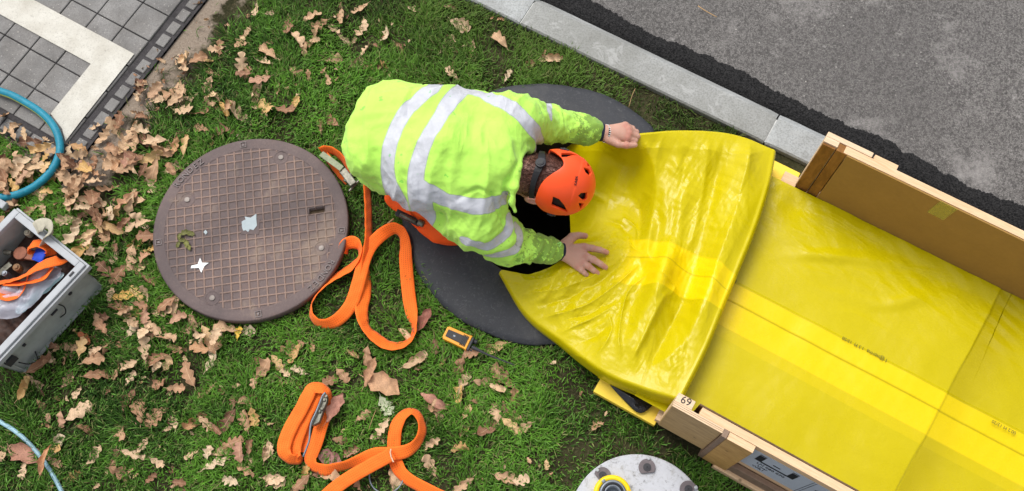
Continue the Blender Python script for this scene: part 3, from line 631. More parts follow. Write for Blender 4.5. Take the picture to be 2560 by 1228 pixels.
# random fill in the places where the photograph shows drifts of leaves
zones = [((0, 330, 400, 600), 34), ((200, 370, 420, 470), 8), ((330, 130, 560, 330), 14), ((220, 560, 480, 860), 34), ((480, 760, 640, 860), 10), ((0, 840, 420, 960), 12), ((420, 0, 960, 340), 14), ((380, 860, 1300, 1228), 16), ((0, 960, 700, 1228), 12), ((1350, 860, 1640, 1200), 4)]
extra = []
for (x0, y0, x1, y1), cnt in zones: extra += [(random.uniform(x0, x1), random.uniform(y0, y1)) for _ in range(cnt)]
placed = []; nind = 0; litter = []
def leaf_pt(px, py, m_=.02):
    p = at(px, py, .03)
    if blocked(p, m_) or in_box(p, .02) or in_drum(p, .02): return None
    s = SI @ p
    if s.x < -2.60 and s.y > -.2: return None
    return p
sel = [(px, py, 1) for px, py in lst]+[(px, py, 0) for px, py in extra]
for px, py, ex in sel:
    p = leaf_pt(px, py)
    if p is None or px < -20 or px > 2600 or py < -20 or py > 1250: continue
    near = sum((p-q).length < .06 for q in placed); size = random.uniform(.056, .112)*(1 if ex else .9)
    rot = (random.gauss(0, .35), random.gauss(0, .3), random.uniform(0, 2*PI)); k = random.randrange(len(LEAVES)); z = .014+.009*min(near, 4)+random.uniform(-.004, .012)
    placed.append(p)
    if nind < 288:
        o = bpy.data.objects.new('oak_leaf', LEAVES[k][0]); COL.objects.link(o); o.location = (p.x, p.y, z); o.rotation_euler = rot; o.scale = (size, size*random.uniform(.72, 1.05), size)
        tag(o, 'dry curled tan or brown lobed oak leaf fallen on the lawn', 'oak leaf', 'fallen oak leaves scattered over the lawn'); nind += 1
    else: litter.append((p.x, p.y, z, rot, size*.9, k))
for (x0, y0, x1, y1), cnt in (((0, 300, 640, 900), 170), ((380, 0, 1500, 300), 90), ((0, 860, 1600, 1228), 130), ((330, 130, 460, 330), 40)):
    for _ in range(cnt):
        p = leaf_pt(random.uniform(x0, x1), random.uniform(y0, y1), 0)
        if p is not None: litter.append((p.x, p.y, .010+random.uniform(0, .012), (random.gauss(0, .5), random.gauss(0, .5), random.uniform(0, 6.28)), random.uniform(.014, .038), random.randrange(44)))
vs, fs, tt, uvs, b = [], [], [], [], 0
for x, y, z, rot, size, k in litter:
    me, V, F, uv = LEAVES[k]; T = Matrix.LocRotScale((x, y, z), Matrix.Rotation(0, 3, 'X').to_euler(), None); R_ = np.array(bpy.data.objects.new('t', None).matrix_world)[:3, :3]
    Rm = np.array(Matrix.LocRotScale(None, __import__('mathutils').Euler(rot), None))[:3, :3]
    vs.append(V*size@Rm.T+np.array([x, y, z])); fs.append(F+b); b += len(V); tt += [random.random()]*len(V); uvs += uv
o = mk('leaf_litter', np.concatenate(vs), np.concatenate(fs), MT['leaf'], smooth=True, attrs={'tint': tt}, uvs=uvs); tag(o, 'drift of smaller dry leaves between the larger fallen oak leaves', 'leaf litter', kind='stuff')
def special(name, kind, px, py, size, rotz, label, col, cat='leaf', z=.028, wy=1.0, tilt=(0, 0)):
    me = (BROAD if kind == 'broad' else LEAVES)[hash_(label) % (4 if kind == 'broad' else 44)][0].copy(); m_ = simple(name+'_tone', col, .65, .35, 50, .5, .003)
    me.materials.clear(); me.materials.append(m_); o = bpy.data.objects.new(name, me); COL.objects.link(o); p = at(px, py, z); o.location = p; o.rotation_euler = (tilt[0], tilt[1], math.radians(rotz)); o.scale = (size, size*wy, size)
    return tag(o, label, cat)
def hash_(s): return sum(ord(c)*(i+1) for i, c in enumerate(s))
special('oak_leaf', 'oak', 965, 1015, .085, -60, 'pale grey green lobed leaf with long stem above the knotted orange strap', (.42, .44, .29))
special('fallen_leaf', 'broad', 1057, 805, .125, 62, 'long reddish brown leaf touching the right side of the big orange strap loop', (.3, .12, .085), wy=.7)
special('fallen_leaf', 'broad', 925, 930, .12, 70, 'upright tan pointed leaf lobe, left half of the large curled leaf between straps', (.42, .23, .13), wy=.6)
special('fallen_leaf', 'broad', 955, 965, .15, -25, 'large tan star shaped curled leaf lying below the long orange loop', (.48, .28, .16), wy=1.1)
special('fallen_leaf', 'broad', 822, 1145, .105, -20, 'glossy mauve brown leaf beside the ratchet strap bundle', (.3, .15, .13), wy=1.0, z=.02)
special('fallen_leaf', 'broad', 838, 1020, .12, 62, 'pinkish brown pointed leaf leaning on the right of the ratchet bundle', (.36, .17, .12), wy=.8, z=.05)
special('fallen_leaf', 'broad', 1085, 1003, .12, -35, 'narrow reddish leaf pointing down right on open grass below the radio', (.4, .2, .14), wy=.6)
special('fallen_leaf', 'broad', 62, 1138, .155, -18, 'large folded pinkish brown leaf lying against the thin pale blue hose', (.36, .18, .12), wy=.9, z=.02)
special('fallen_leaf', 'broad', 114, 1150, .115, 80, 'upright tan leaf lying across the thin pale blue hose', (.48, .25, .13), wy=.45, z=.055)
special('oak_leaf', 'oak', 308, 742, .085, 10, 'bright yellow tan leaf between the grey box and the manhole cover', (.6, .36, .1))
special('oak_leaf', 'oak', 598, 833, .05, 80, 'small bright yellow leaf just below the manhole cover', (.62, .4, .06))
special('fallen_leaf', 'broad', 213, 848, .075, -35, 'rusty orange smooth leaf beside the bottom of the grey box', (.42, .14, .06), wy=.9)
spr = thing('wilted_sprig', 'wilted olive green sprig of leaves lying on the left of the manhole cover', 'plant sprig', at(463, 600, .06))
for (x, y, a, s) in ((222, 665, 75, .032), (248, 645, 20, .04), (285, 650, -15, .038), (262, 715, -70, .04), (210, 715, -110, .03), (235, 690, 200, .032), (280, 735, -85, .026)):
    me, V, F, uv = BROAD[(int(x)) % 4]; p = at(360+.4072*x, 320+.4072*y, .062); Rm = np.array(Matrix.Rotation(math.radians(a), 3, 'Z')); mk('leaf', V*np.array([s, s*1.1, s])@Rm.T+np.array(p), F, MT['green'], spr, True)

# ------------------------------------------------------------------ grass
NB = 330000
lo_, hi_ = (-2.6, .15), (2.0, 2.75); XY = RNG.random((NB, 2))*(np.array(hi_)-lo_)+lo_
sx, sy = to_site(XY[:, 0], XY[:, 1]); P3 = np.c_[XY, np.zeros(NB)]
ok = (sy < KY0-.004) & (np.hypot(XY[:, 0]-LC.x, XY[:, 1]-LC.y) > LR-.01) & (np.hypot(XY[:, 0]-HOLE.x, XY[:, 1]-HOLE.y) > .535)
ok &= ~((sx < -2.565) & (sy > -.29)) & ~((sx > -.32) & (sy > -.02)) & ~((sx > -.07) & (sy > -.06)) & (np.hypot(XY[:, 0]-DRC.x, XY[:, 1]-DRC.y) > .235)
dd = XY-np.array(BOXC[:2]); ba = dd@np.array(BOXX[:2]); bb = dd@np.array(BOXY[:2]); ok &= ~((ba > 0) & (ba < .43) & (bb > 0) & (bb < .33))
clump = fbm(P3, 7, 3, 3); bare = np.where(sy > -.35, np.clip(1.15-np.abs(sx+2.50)/.17, 0, 1), 0)+.35*vn(P3, 11, 9)*(np.abs(sx+2.5) < .3)
sparse = np.clip(1-(KY0-sy)/.5, 0, 1)*.3 + np.clip((-sx-1.9)/1.0, 0, 1)*.25  # thins the blades near the kerb and towards the paving
ok &= (RNG.random(NB) > np.clip(bare*1.5, 0, .985)) & (RNG.random(NB) > sparse*(clump < .2)) & (clump+RNG.random(NB)*1.4 > -.05)
XY = XY[ok]; n = len(XY); clump = clump[ok]; P3 = P3[ok]
az = fbm(P3, 5, 2, 11)*4.5+RNG.normal(0, 1.1, n)+1.0; ln = (.026+.026*RNG.random(n))*(1+.4*clump); lean = np.clip(RNG.normal(.85, .3, n), .15, 1.4); wd = .0011+.0010*RNG.random(n)
D = np.c_[np.cos(az), np.sin(az)]; Sd = np.c_[-D[:, 1], D[:, 0]]
def pt(h, out, s, wf): return np.c_[XY+D*(ln*out)[:, None]+Sd*(s*wd*wf)[:, None], ln*h]
l1, l2 = np.sin(lean*.6), np.sin(lean); h1, h2 = np.cos(lean*.6), np.cos(lean)
pts = [pt(0*h1, 0*l1, -1, 1), pt(0*h1, 0*l1, 1, 1), pt(h1*.5, l1*.5, -1, 1), pt(h1*.5, l1*.5, 1, 1), pt(h1*.5+h2*.28, l1*.5+l2*.32, -1, .7), pt(h1*.5+h2*.28, l1*.5+l2*.32, 1, .7), pt(h1*.5+h2*.36, l1*.5+l2*.6, 0, 0)]
Vg = np.stack(pts, 1).reshape(-1, 3); b = np.arange(n)[:, None]*7
Q = np.concatenate([b+np.array([[0, 1, 3, 2]]), b+np.array([[2, 3, 5, 4]])]); Tt = b+np.array([[4, 5, 6]])
me = bpy.data.meshes.new('grass'); me.vertices.add(len(Vg)); me.vertices.foreach_set('co', Vg.astype(np.float32).ravel())
li = np.concatenate([Q.ravel(), Tt.ravel()]).astype(np.int32); me.loops.add(len(li)); me.loops.foreach_set('vertex_index', li)
ls = np.concatenate([np.arange(len(Q))*4, len(Q)*4+np.arange(len(Tt))*3]).astype(np.int32); me.polygons.add(len(ls)); me.polygons.foreach_set('loop_start', ls); me.update(calc_edges=True)
me.polygons.foreach_set('use_smooth', np.ones(len(ls), dtype=bool))
r_ = RNG.random(n); tone = np.clip(.5+.75*fbm(P3, 2.2, 3, 21)+.3*fbm(P3, 13, 2, 23)+RNG.normal(0, .24, n), 0, 1)[:, None]
c = np.array([.026, .062, .010])*(1-tone)+np.array([.115, .25, .028])*tone; dry = (r_ > .90-.08*np.clip(vn(P3, 6, 77), 0, 1))[:, None]; c = np.where(dry, np.array([.2, .2, .075])*(0.5+.6*RNG.random((n, 1))), c); 
c = c*np.array([.95, 1.02, .95])*(.68+.62*RNG.random((n, 1))); c = np.where((r_ < .10)[:, None], np.array([.13, .27, .05]), c)
olive_mix = np.clip(1-(KY0-to_site(XY[:, 0], XY[:, 1])[1])/.55, 0, 1)[:, None]*.7; c = c*(1-olive_mix)+np.array([.055, .075, .018])*olive_mix*(.5+tone)  # blades blend to a darker olive towards the kerb
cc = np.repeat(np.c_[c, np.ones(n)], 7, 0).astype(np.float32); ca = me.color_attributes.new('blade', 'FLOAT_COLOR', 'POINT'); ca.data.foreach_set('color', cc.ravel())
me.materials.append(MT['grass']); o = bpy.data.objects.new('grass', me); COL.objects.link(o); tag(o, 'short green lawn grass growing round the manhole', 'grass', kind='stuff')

# ------------------------------------------------------------------ wooden crate
CR = thing('wooden_crate', 'long open wooden crate with cardboard lining beside the kerb, holding the yellow liner', 'crate', P0, rotz=ANG)
def cbox(name, lo, hi, mat, parent=CR, r=.0015):
    bm = bmesh.new(); add_box(bm, lo, hi, SITE, r); return bm_obj(name, bm, mat, parent)
ZT = .5; XE = 1.9
fb = cbox('floor_board', (-.10, -.02, .05), (XE, 1.07, .095), MT['pine'])
lw = cbox('side_rail', (.0, -.0265, ZT-.045), (XE, 0, ZT), MT['pine'])
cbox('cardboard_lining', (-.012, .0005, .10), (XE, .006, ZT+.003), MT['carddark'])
ls_ = cbox('side_panel', (.19, -.024, .11), (XE, -.003, ZT-.0455), MT['pine'])
cbox('plywood_block', (-.084, -.0445, .15), (.086, -.0275, ZT+.003), MT['ply'], r=.003)
bm = bmesh.new()
for i, y in enumerate((-.0445, -.0387, -.033)): add_box(bm, (-.0842, y+.0004, ZT+.0033), (.0862, y+.0051, ZT+.0046+.0007*i), SITE, 0)
bm_obj('plywood_edge', bm, MT['plyedge'], CR)
nb = cbox('numbered_block', (-.084, -.027, .13), (-.026, .004, ZT+.0035), MT['plyedge'], r=.002)
T = SITE @ Matrix.Translation((-.053, -.0105, ZT+.004)) @ Matrix.Rotation(math.radians(4), 4, 'Z'); text_obj('number', '69', .034, MT['ink'], nb, T, .0003)
b2 = cbox('support_block', (.105, -.052, .05), (.193, -.0275, ZT-.001), MT['ply2'], r=.003)
cbox('support_block_top', (.106, -.0515, ZT-.0007), (.1925, -.028, ZT+.0018), MT['pine'], b2, r=.0008)
cbox('batten', (.087, -.053, .06), (.1045, -.0275, ZT+.006), MT['batten'], r=.002)
cbox('base_plank', (.15, -.060, .02), (XE, -.026, .06), MT['pine'], r=.003)
cbox('base_plank', (.15, -.046, .0605), (XE, -.0265, .15), MT['batten'], r=.003)
# upper wall
cbox('side_rail', (.03, 1.012, ZT-.045), (XE, 1.040, ZT), MT['pine'])
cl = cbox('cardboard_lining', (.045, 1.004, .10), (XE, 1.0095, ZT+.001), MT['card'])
cbox('side_panel', (.05, 1.0135, .10), (XE, 1.034, ZT-.0455), MT['pine'])
cbox('plywood_block', (-.045, 1.041, .12), (.12, 1.060, ZT+.002), MT['plyedge'], r=.002)
cbox('corner_post', (-.045, 1.019, .12), (.005, 1.0405, ZT+.0015), MT['plyedge'], r=.001)
cbox('corner_post', (-.043, 1.0105, .12), (.0015, 1.0185, ZT-.006), MT['varn'], r=.001)
cbox('corner_post', (.006, 1.0085, .12), (.043, 1.0395, ZT-.0005), MT['varn'], r=.002)
cbox('support_block', (.128, 1.0405, .2), (.212, 1.066, ZT-.012), MT['pine'], r=.002)
cbox('paper_sheet', (.40, 1.0402, .36), (.62, 1.0425, ZT-.008), simple('white_paper', (.6, .6, .66), .6, .05), r=0)
T = SITE @ Matrix.Translation((.405, 1.0035, ZT-.05)) @ Matrix.Rotation(.05, 4, 'Y'); bm = bmesh.new(); add_box(bm, (-.03, -.0008, -.05), (.03, .0, .055), T); bm_obj('tape', bm, MT['tape'], cl)
# sticker on the lower side
stx = .198; stn = cbox('sticker', (.197, -.0265, .20), (.80, -.0248, ZT-.047), MT['sticker'], CR, r=0)
def st_T(x, z, rot=0, y=-.0268): return SITE @ frame((x, y, z), (math.cos(rot), 0, math.sin(rot)), (0, -1, 0))
bm = bmesh.new()
T = st_T(.292, .385) @ Matrix.Diagonal((1, 1.7, 1, 1))
for (x0, x1, y0, y1) in ((-.066, -.044, -.028, .02), (.044, .066, -.028, .02), (-.066, -.044, .024, .028), (.044, .066, .024, .028), (-.044, .044, -.030, -.021)): add_box(bm, (x0, y0, 0), (x1, y1, .0005), T)
add_box(bm, (-.012, -.004, 0), (.012, .002, .0005), T); bm_obj('logo', bm, MT['ink'], stn)
K_ = Matrix.Diagonal((1, 1.6, 1, 1)); text_obj('printed_text', 'LN 080 070', .020, MT['ink'], stn, st_T(.290, .305) @ K_); text_obj('printed_text', 'Liner', .017, MT['ink'], stn, st_T(.27, .272) @ K_); text_obj('printed_text', 'WR1', .02, MT['ink'], stn, st_T(.262, .238) @ K_)
bm = bmesh.new(); add_box(bm, (.400, -.0270, .20), (.4015, -.0266, .453), SITE); add_box(bm, (.408, -.0270, .20), (.4095, -.0266, .453), SITE)
T = st_T(.47, .36, 0) @ Matrix.Diagonal((1, 1.8, 1, 1)) @ Matrix.Rotation(PI/4, 4, 'Z')
for (x0, x1, y0, y1) in ((-.03, .03, -.03, -.027), (-.03, .03, .027, .03), (-.03, -.027, -.027, .027), (.027, .03, -.027, .027)): add_box(bm, (x0, y0, 0), (x1, y1, .0005), T)
prism(bm, [(-.012, -.012), (.014, -.004), (.004, .004), (.012, .014), (-.002, .008), (-.01, 0)], 0, .0005, T); bm_obj('hazard_diamond', bm, MT['ink'], stn)
# pale yellow slab and black foil sticking out of the open end
ys = thing('yellow_board', 'pale yellow board poking out under the folded liner at the open crate end', 'board', P0, rotz=ANG)
cbox('board', (-.335, -.035, .03), (-.09, .45, .062), MT['paleyel'], ys, r=.003); cbox('board', (-.20, .6, .03), (-.045, 1.108, .062), MT['paleyel'], ys, r=.003)
vs, fs = [], []; zz14 = (1400, 900, 800/2560)
F = zz(*zz14)([(365, 165), (470, 215), (620, 290), (790, 330), (760, 345), (700, 410), (640, 440), (590, 405), (520, 330), (430, 240)], .075)
cen = sum(F, Vector())/len(F); vs = [cen+Vector((0, 0, .022))]
for r in (.35, .65, 1): vs += [cen.lerp(p, r)+Vector((0, 0, .012*vn(np.array(p)*r, 25, 4)+.008*(1-r))) for p in F]
m_ = len(F)
for k in range(m_):
    j = (k+1) % m_; fs.append((0, 1+k, 1+j)); fs += [(1+a*m_+k, 1+(a+1)*m_+k, 1+(a+1)*m_+j, 1+a*m_+j) for a in range(2)]
o = mk('black_foil', vs, fs, MT['foil'], smooth=True); md = o.modifiers.new('s', 'SOLIDIFY'); md.thickness = .002; md2 = o.modifiers.new('b', 'SUBSURF'); md2.levels = md2.render_levels = 1
tag(o, 'crumpled black foil corner lying on the yellow board below the folded liner', 'foil')

# ------------------------------------------------------------------ yellow liner
LN = thing('yellow_liner', 'bright yellow coated fabric liner filling the crate and folded back over the manhole', 'liner', P0, rotz=ANG)
def sstep(a, b, x): t = np.clip((x-a)/(b-a), 0, 1); return t*t*(3-2*t)
def floor_z(X, Y):
    P = np.stack([X, Y, 0*X], -1); z = .128+.006*fbm(P*np.array([1, .6, 1]), 4, 3, 5)
    e = np.clip((1.0-Y)/.30, 0, 1); d = (X+.1)*.55+(1-Y)*1.1-.12      # slack folds along the upper side
    z += .010*np.maximum(0, np.sin((d+.05*vn(P, 6, 2))*34))**2*np.clip(1-abs((1-Y)-.18)/.16, 0, 1)*np.clip((X+.05)/.15, 0, 1)*np.clip((.75-X)/.3, 0, 1)
    z += (crease(P, 5, 311, 5, .9, .5, .8)*.0035+crease(P, 14, 312, 5, 0, 9., .8)*.0012)+.004*crease(P, 16, 313, 6, 1.0, .35, .9)*np.clip((Y-.66)/.15, 0, 1)
    z += .010*sstep(.93, 1.0, Y)+.008*sstep(.06, 0, Y)
    cx = .735+.10*(Y-.5)*.55+.008*vn(P, 8, 6); ly = sstep(cx-.003, cx+.003, X); z -= .0045*ly
    seam = .484+.0018*vn(P, 9, 7); z += .0035*sstep(seam-.002, seam+.002, Y)*(Y < .56)
    return z
nx, ny = 520, 300; X, Y = np.meshgrid(np.linspace(-.2, 1.6, nx), np.linspace(.0075, 1.003, ny), indexing='ij'); Zf = floor_z(X, Y)
c_, s_ = math.cos(ANG), math.sin(ANG); Wp = np.stack([P0.x+X*c_-Y*s_, P0.y+X*s_+Y*c_, Zf], -1).reshape(-1, 3)
I = np.arange(nx*ny).reshape(nx, ny); q = np.stack([I[:-1, :-1], I[1:, :-1], I[1:, 1:], I[:-1, 1:]], -1).reshape(-1, 4)
def band_attr(yy, P=None): return sstep(.382, .384, yy)*sstep(.554, .552, yy)
Yf = Y.ravel(); Xf = X.ravel(); lay_shade = sstep(.735+.055*(Yf-.5)-.002, .735+.055*(Yf-.5)+.002, Xf)*(1-sstep(.0, .18, Xf-.735-.055*(Yf-.5)-.03*fbm(np.stack([Xf, Yf, 0*Xf], -1), 9, 3, 8))*.75)
lay_shade = np.maximum(lay_shade, .55*sstep(.06, .0, np.abs(Xf+.0-.03*0+.09-.12*(Yf-.55)))*(Yf > .5))  # flap's shadow beside the fold, painted as a soft dark band
band = np.maximum(band_attr(Yf), .55*sstep(.552, .58, 1.106-Yf)*0)
band = np.maximum(band, .25*(sstep(.345, .347, Yf)*sstep(.384, .382, Yf)))
seamA = np.exp(-((Yf-.484)/.0022)**2)*.7+np.exp(-((Yf-.384)/.0014)**2)*.35+np.exp(-((Yf-.553)/.0014)**2)*.3
fl = mk('liner_bottom', Wp, q, MT['liner'], LN, True, attrs={'band': band, 'layer_shade': lay_shade*.9*(1-band*.6), 'seam': seamA, 'crump': .05+.25*np.clip((Yf-.62)/.3, 0, 1)*(Xf < .8)})
def pr(s, px, py, size): 
    p = at(px, py, .142); T = frame(p, Vector((-math.cos(ANG), -math.sin(ANG), 0)), (0, 0, 1)); text_obj('printed_mark', s, size, MT['inkgrey'], fl, T, .0003)
pr('1.3 M  12/20', 2133, 858, .016); pr('I @norma', 2192, 889, .018); pr('00.2 M 12/20', 2510, 1068, .016); pr('I @', 1832, 700, .02)
# folded-back flap: measured control net (photo x, y, height)
net = [[(1392, 345, -.08), (1470, 352, .08), (1566, 343, .262), (1700, 331, .25), (1830, 340, .235), (1934, 377, .215)],
       [(1400, 400, -.15), (1480, 410, .05), (1580, 415, .16), (1700, 415, .20), (1810, 425, .225), (1919, 455, .23)],
       [(1415, 480, -.16), (1490, 490, .02), (1590, 500, .115), (1690, 500, .17), (1790, 520, .22), (1886, 560, .24)],
       [(1425, 560, -.08), (1500, 560, .06), (1590, 580, .125), (1680, 600, .16), (1760, 620, .215), (1842, 670, .25)],
       [(1415, 640, .13), (1490, 660, .15), (1570, 680, .155), (1650, 690, .19), (1730, 715, .225), (1808, 752, .25)],
       [(1330, 690, .12), (1410, 745, .125), (1500, 790, .145), (1590, 815, .19), (1680, 845, .22), (1760, 870, .25)],
       [(1255, 676, .10), (1318, 778, .10), (1408, 850, .13), (1510, 925, .19), (1610, 968, .22), (1698, 995, .25)]]
G = np.array([[tuple(at(*c)) for c in r] for r in net])
def cr_eval(G, u, v):
    def basis(t, n):
        t = t*(n-1); i = np.clip(np.floor(t).astype(int), 0, n-2); f = t-i; W = np.zeros((len(t), n))
        w4 = [(-f+2*f*f-f**3)/2, (2-5*f*f+3*f**3)/2, (f+4*f*f-3*f**3)/2, (-f*f+f**3)/2]
        for k in range(4):
            j = i+k-1
            lo = j < 0; hi = j > n-1; r = np.arange(len(t))
            W[r, np.clip(j, 0, n-1)] += w4[k]*np.where(lo | hi, 2, 1); W[r[lo], 1] -= w4[k][lo]; W[r[hi], n-2] -= w4[k][hi]
        return W
    A = basis(v, G.shape[0]); Bm = basis(u, G.shape[1]); return np.einsum('ai,bj,ijk->abk', A, Bm, G)
nu, nv = 340, 420; u = np.linspace(0, 1, nu); v = np.linspace(0, 1, nv); Sf = cr_eval(G, u, v); UU, VV = np.meshgrid(u, v)
sxx, syy = to_site(Sf[..., 0], Sf[..., 1]); P = np.stack([sxx, syy, 0*sxx], -1)
# long soft folds on the right half, sharp crumples at lower left near the hand
def ridge(P, f, seed): return 1-np.abs(vn(P, f, seed))*2.0
wr = fbm(P, 3, 2, 31); PR = np.stack([sxx*math.cos(.2)+syy*math.sin(.2)+.05*wr, (-sxx*math.sin(.2)+syy*math.cos(.2))*.28, 0*sxx], -1)
soft = ridge(PR, 9, 41)*.008+vn(PR, 17, 42)*.003
pa = math.radians(-22); PA = np.stack([(sxx*math.cos(pa)+syy*math.sin(pa))*.45+.03*wr, -sxx*math.sin(pa)+syy*math.cos(pa)+.03*wr, 0*sxx], -1)
crum = np.maximum(ridge(PA, 16, 51), -.2)**1*.008+ridge(PA+.3, 31, 52)*.0042+ridge(P+.06*wr[..., None], 23, 53)*.0035
wcr = np.clip(1.15-UU*1.35, 0, 1)*np.clip((VV-.42)*3.2, 0, 1); wso = np.clip(.25+UU, 0, 1)*(1-.7*wcr)
edge = np.clip(np.minimum(1-UU, np.minimum(VV, 1-VV)+.02)*9, .12, 1)
c1 = crease(P, 9, 300, 6, -.35, .45, 1.0)*.012+crease(P, 15, 301, 8, -.45, .55, 1.3)*.010+crease(P, 32, 302, 8, -.3, .9, 1.2)*.003+crease(P, 60, 305, 7, 0, 9., .8)*.0007
c2 = crease(P, 7, 303, 6, .25, .22, .6)*.016+crease(P, 22, 304, 7, 0, 9., 1.)*.0030+crease(P, 50, 306, 6, 0, 9., 1.)*.0012
Sf[..., 2] += (soft*wso*1.7+c2*1.7*wso+(crum*.25+c1*1.7)*wcr)*edge
cxx = .9*(UU-.33); Sf[..., 2] -= .018*np.exp(-((UU-.38-.12*(VV-.3))/.07)**2)*np.clip((.62-VV)*4, 0, 1)*np.clip(VV*6, 0, 1)  # slack valley
Sf[..., 2] += .022*np.exp(-((UU-.50-.1*VV)/.035)**2)*np.clip((VV-.05)*4, 0, 1)*np.clip((.85-VV)*4, 0, 1)
Sf[..., 2] += (.040*np.exp(-((UU-.58-.05*VV)/.055)**2)-.040*np.exp(-((UU-.75-.03*VV)/.075)**2)+.012*np.exp(-((UU-.92)/.05)**2))*np.clip(VV*5, 0, 1)*np.clip((1-VV)*3.5, 0, 1)
zf = lambda l: [at(1200+.672*x, 250+.672*y, .2) for x, y in l]
SP = Sf.reshape(-1, 3)
for pl, hgt, wid in (([(590, 160), (640, 250), (655, 340), (640, 450), (625, 560), (655, 640)], .034, .030), ([(600, 330), (610, 420), (590, 520)], -.020, .022), ([(760, 190), (745, 300), (720, 420), (700, 540)], -.020, .028),
        ([(840, 170), (830, 330), (800, 470), (780, 560)], .013, .018), ([(900, 180), (880, 300), (850, 450)], -.008, .014), ([(1000, 170), (950, 400), (860, 640), (800, 800), (740, 950)], .012, .022),
        ([(700, 715), (650, 800), (600, 900), (560, 980)], .017, .012), ([(750, 760), (700, 860), (630, 990)], -.014, .020), ([(640, 640), (560, 700), (530, 780), (515, 880), (520, 960)], .014, .010), ([(660, 660), (720, 700), (700, 740)], .010, .009),
        ([(100, 650), (200, 655), (300, 640)], .008, .010), ([(150, 700), (300, 690), (420, 650), (500, 600)], .010, .009), ([(190, 745), (330, 720), (470, 650), (560, 560)], -.011, .012), ([(230, 790), (380, 760), (500, 690), (590, 610)], .013, .009),
        ([(300, 850), (430, 800), (520, 750)], .011, .009), ([(330, 800), (420, 780), (480, 730)], -.008, .008), ([(360, 900), (450, 860), (500, 800)], -.009, .012), ([(420, 960), (470, 900), (490, 840), (470, 780)], .012, .009), ([(560, 480), (570, 530), (600, 560)], .010, .008),
        ([(520, 500), (480, 540), (470, 600)], .009, .008), ([(380, 230), (440, 290), (480, 330)], .008, .012), ([(470, 400), (530, 430), (560, 480)], -.012, .014), ([(540, 400), (590, 450), (590, 520)], .012, .009), ([(620, 1010), (700, 960), (760, 900)], .006, .012)):
    P_ = zf(pl); P_ = [tuple(p) for p in catmull([tuple(p) for p in P_], 5)]; dd_ = seg_dist(SP, P_); e0 = np.minimum(np.linalg.norm(SP[:, :2]-np.array(P_[0][:2]), axis=1), np.linalg.norm(SP[:, :2]-np.array(P_[-1][:2]), axis=1))
    SP[:, 2] += hgt*.9*np.where(wid >= .012, np.exp(-(np.sqrt(dd_**2+.004**2)-.004)/wid)*.55+.45*np.exp(-(dd_/wid)**2), np.exp(-dd_/wid))*np.clip(.35+e0/.06, 0, 1)*edge.ravel()
Sf = SP.reshape(Sf.shape)
# thick rolled hems on the top, right and lower edges
def hem(edge_pts, nxt, drop, out, m_=9):
    rows = []
    d = edge_pts-nxt; d[:, 2] = 0; t = np.gradient(edge_pts[:, :2], axis=0); nrm = np.c_[t[:, 1], -t[:, 0]]; nrm /= np.linalg.norm(nrm, axis=1)[:, None]+1e-9
    sg = np.sign((nrm*d[:, :2]).sum(1)); sg = np.sign(sg.sum()); nrm *= sg
    for k in range(1, m_+1):
        a = k/m_*PI*.9; o_ = out*math.sin(a) if a < PI/2 else out*(1-(1-math.sin(a))*.7)
        z = (1-math.cos(a))/2
        rows.append(np.c_[edge_pts[:, :2]+nrm*o_, edge_pts[:, 2]-z*drop])
    return rows
def grid_obj(name, A, parent, band=None, flip=False):
    a, b_ = A.shape[:2]; I = np.arange(a*b_).reshape(a, b_); q = np.stack([I[:-1, :-1], I[1:, :-1], I[1:, 1:], I[:-1, 1:]], -1).reshape(-1, 4)
    if flip: q = q[:, ::-1]
    z0 = np.zeros(a*b_); return mk(name, A.reshape(-1, 3), q, MT['liner'], parent, True, attrs={'band': band.ravel() if band is not None else z0, 'layer_shade': z0, 'seam': z0})
right = hem(Sf[:, -1].copy(), Sf[:, -4], .12, .016); ext = np.concatenate([Sf]+[r[:, None] for r in right], 1)
drop_t = np.interp(np.arange(ext.shape[1]), [0, nu*.3, nu*.4, nu*1.0], [.05, .03, .03, .09]); drop_b = np.interp(np.arange(ext.shape[1]), [0, nu*.5, nu], [.055, .11, .14])
top = hem(ext[0].copy(), ext[4], drop_t, .014); bot = hem(ext[-1].copy(), ext[-5], drop_b, .014)
ext = np.concatenate([np.array(top[::-1]), ext, np.array(bot)], 0)
# brighter seam tape continues over the flap
V0 = np.linspace(0, 1, nv); bt = sstep(.525, .53, VV+.02*(UU-1))*sstep(.70, .695, VV-.035*(1-UU))*np.clip((UU-.33)*12, 0, 1)
st2 = np.exp(-((VV-.617)/.003)**2)*.6*np.clip((UU-.33)*12, 0, 1)+np.exp(-((VV-.53+.02*(UU-1))/.002)**2)*.3*np.clip((UU-.33)*12, 0, 1)
be = np.zeros(ext.shape[:2]); be[len(top):len(top)+nv, :nu] = bt; be[len(top):len(top)+nv, nu:] = bt[:, -1:]; se = np.zeros(ext.shape[:2]); se[len(top):len(top)+nv, :nu] = st2
fp = grid_obj('folded_flap', ext, LN, be); fp.data.attributes['seam'].data.foreach_set('value', se.ravel().astype(np.float32))
cw = np.pad(.08+.28*wcr, ((len(top), len(bot)), (0, ext.shape[1]-nu)), mode='edge'); cp = fp.data.attributes.new('crump', 'FLOAT', 'POINT'); cp.data.foreach_set('value', cw.ravel().astype(np.float32))
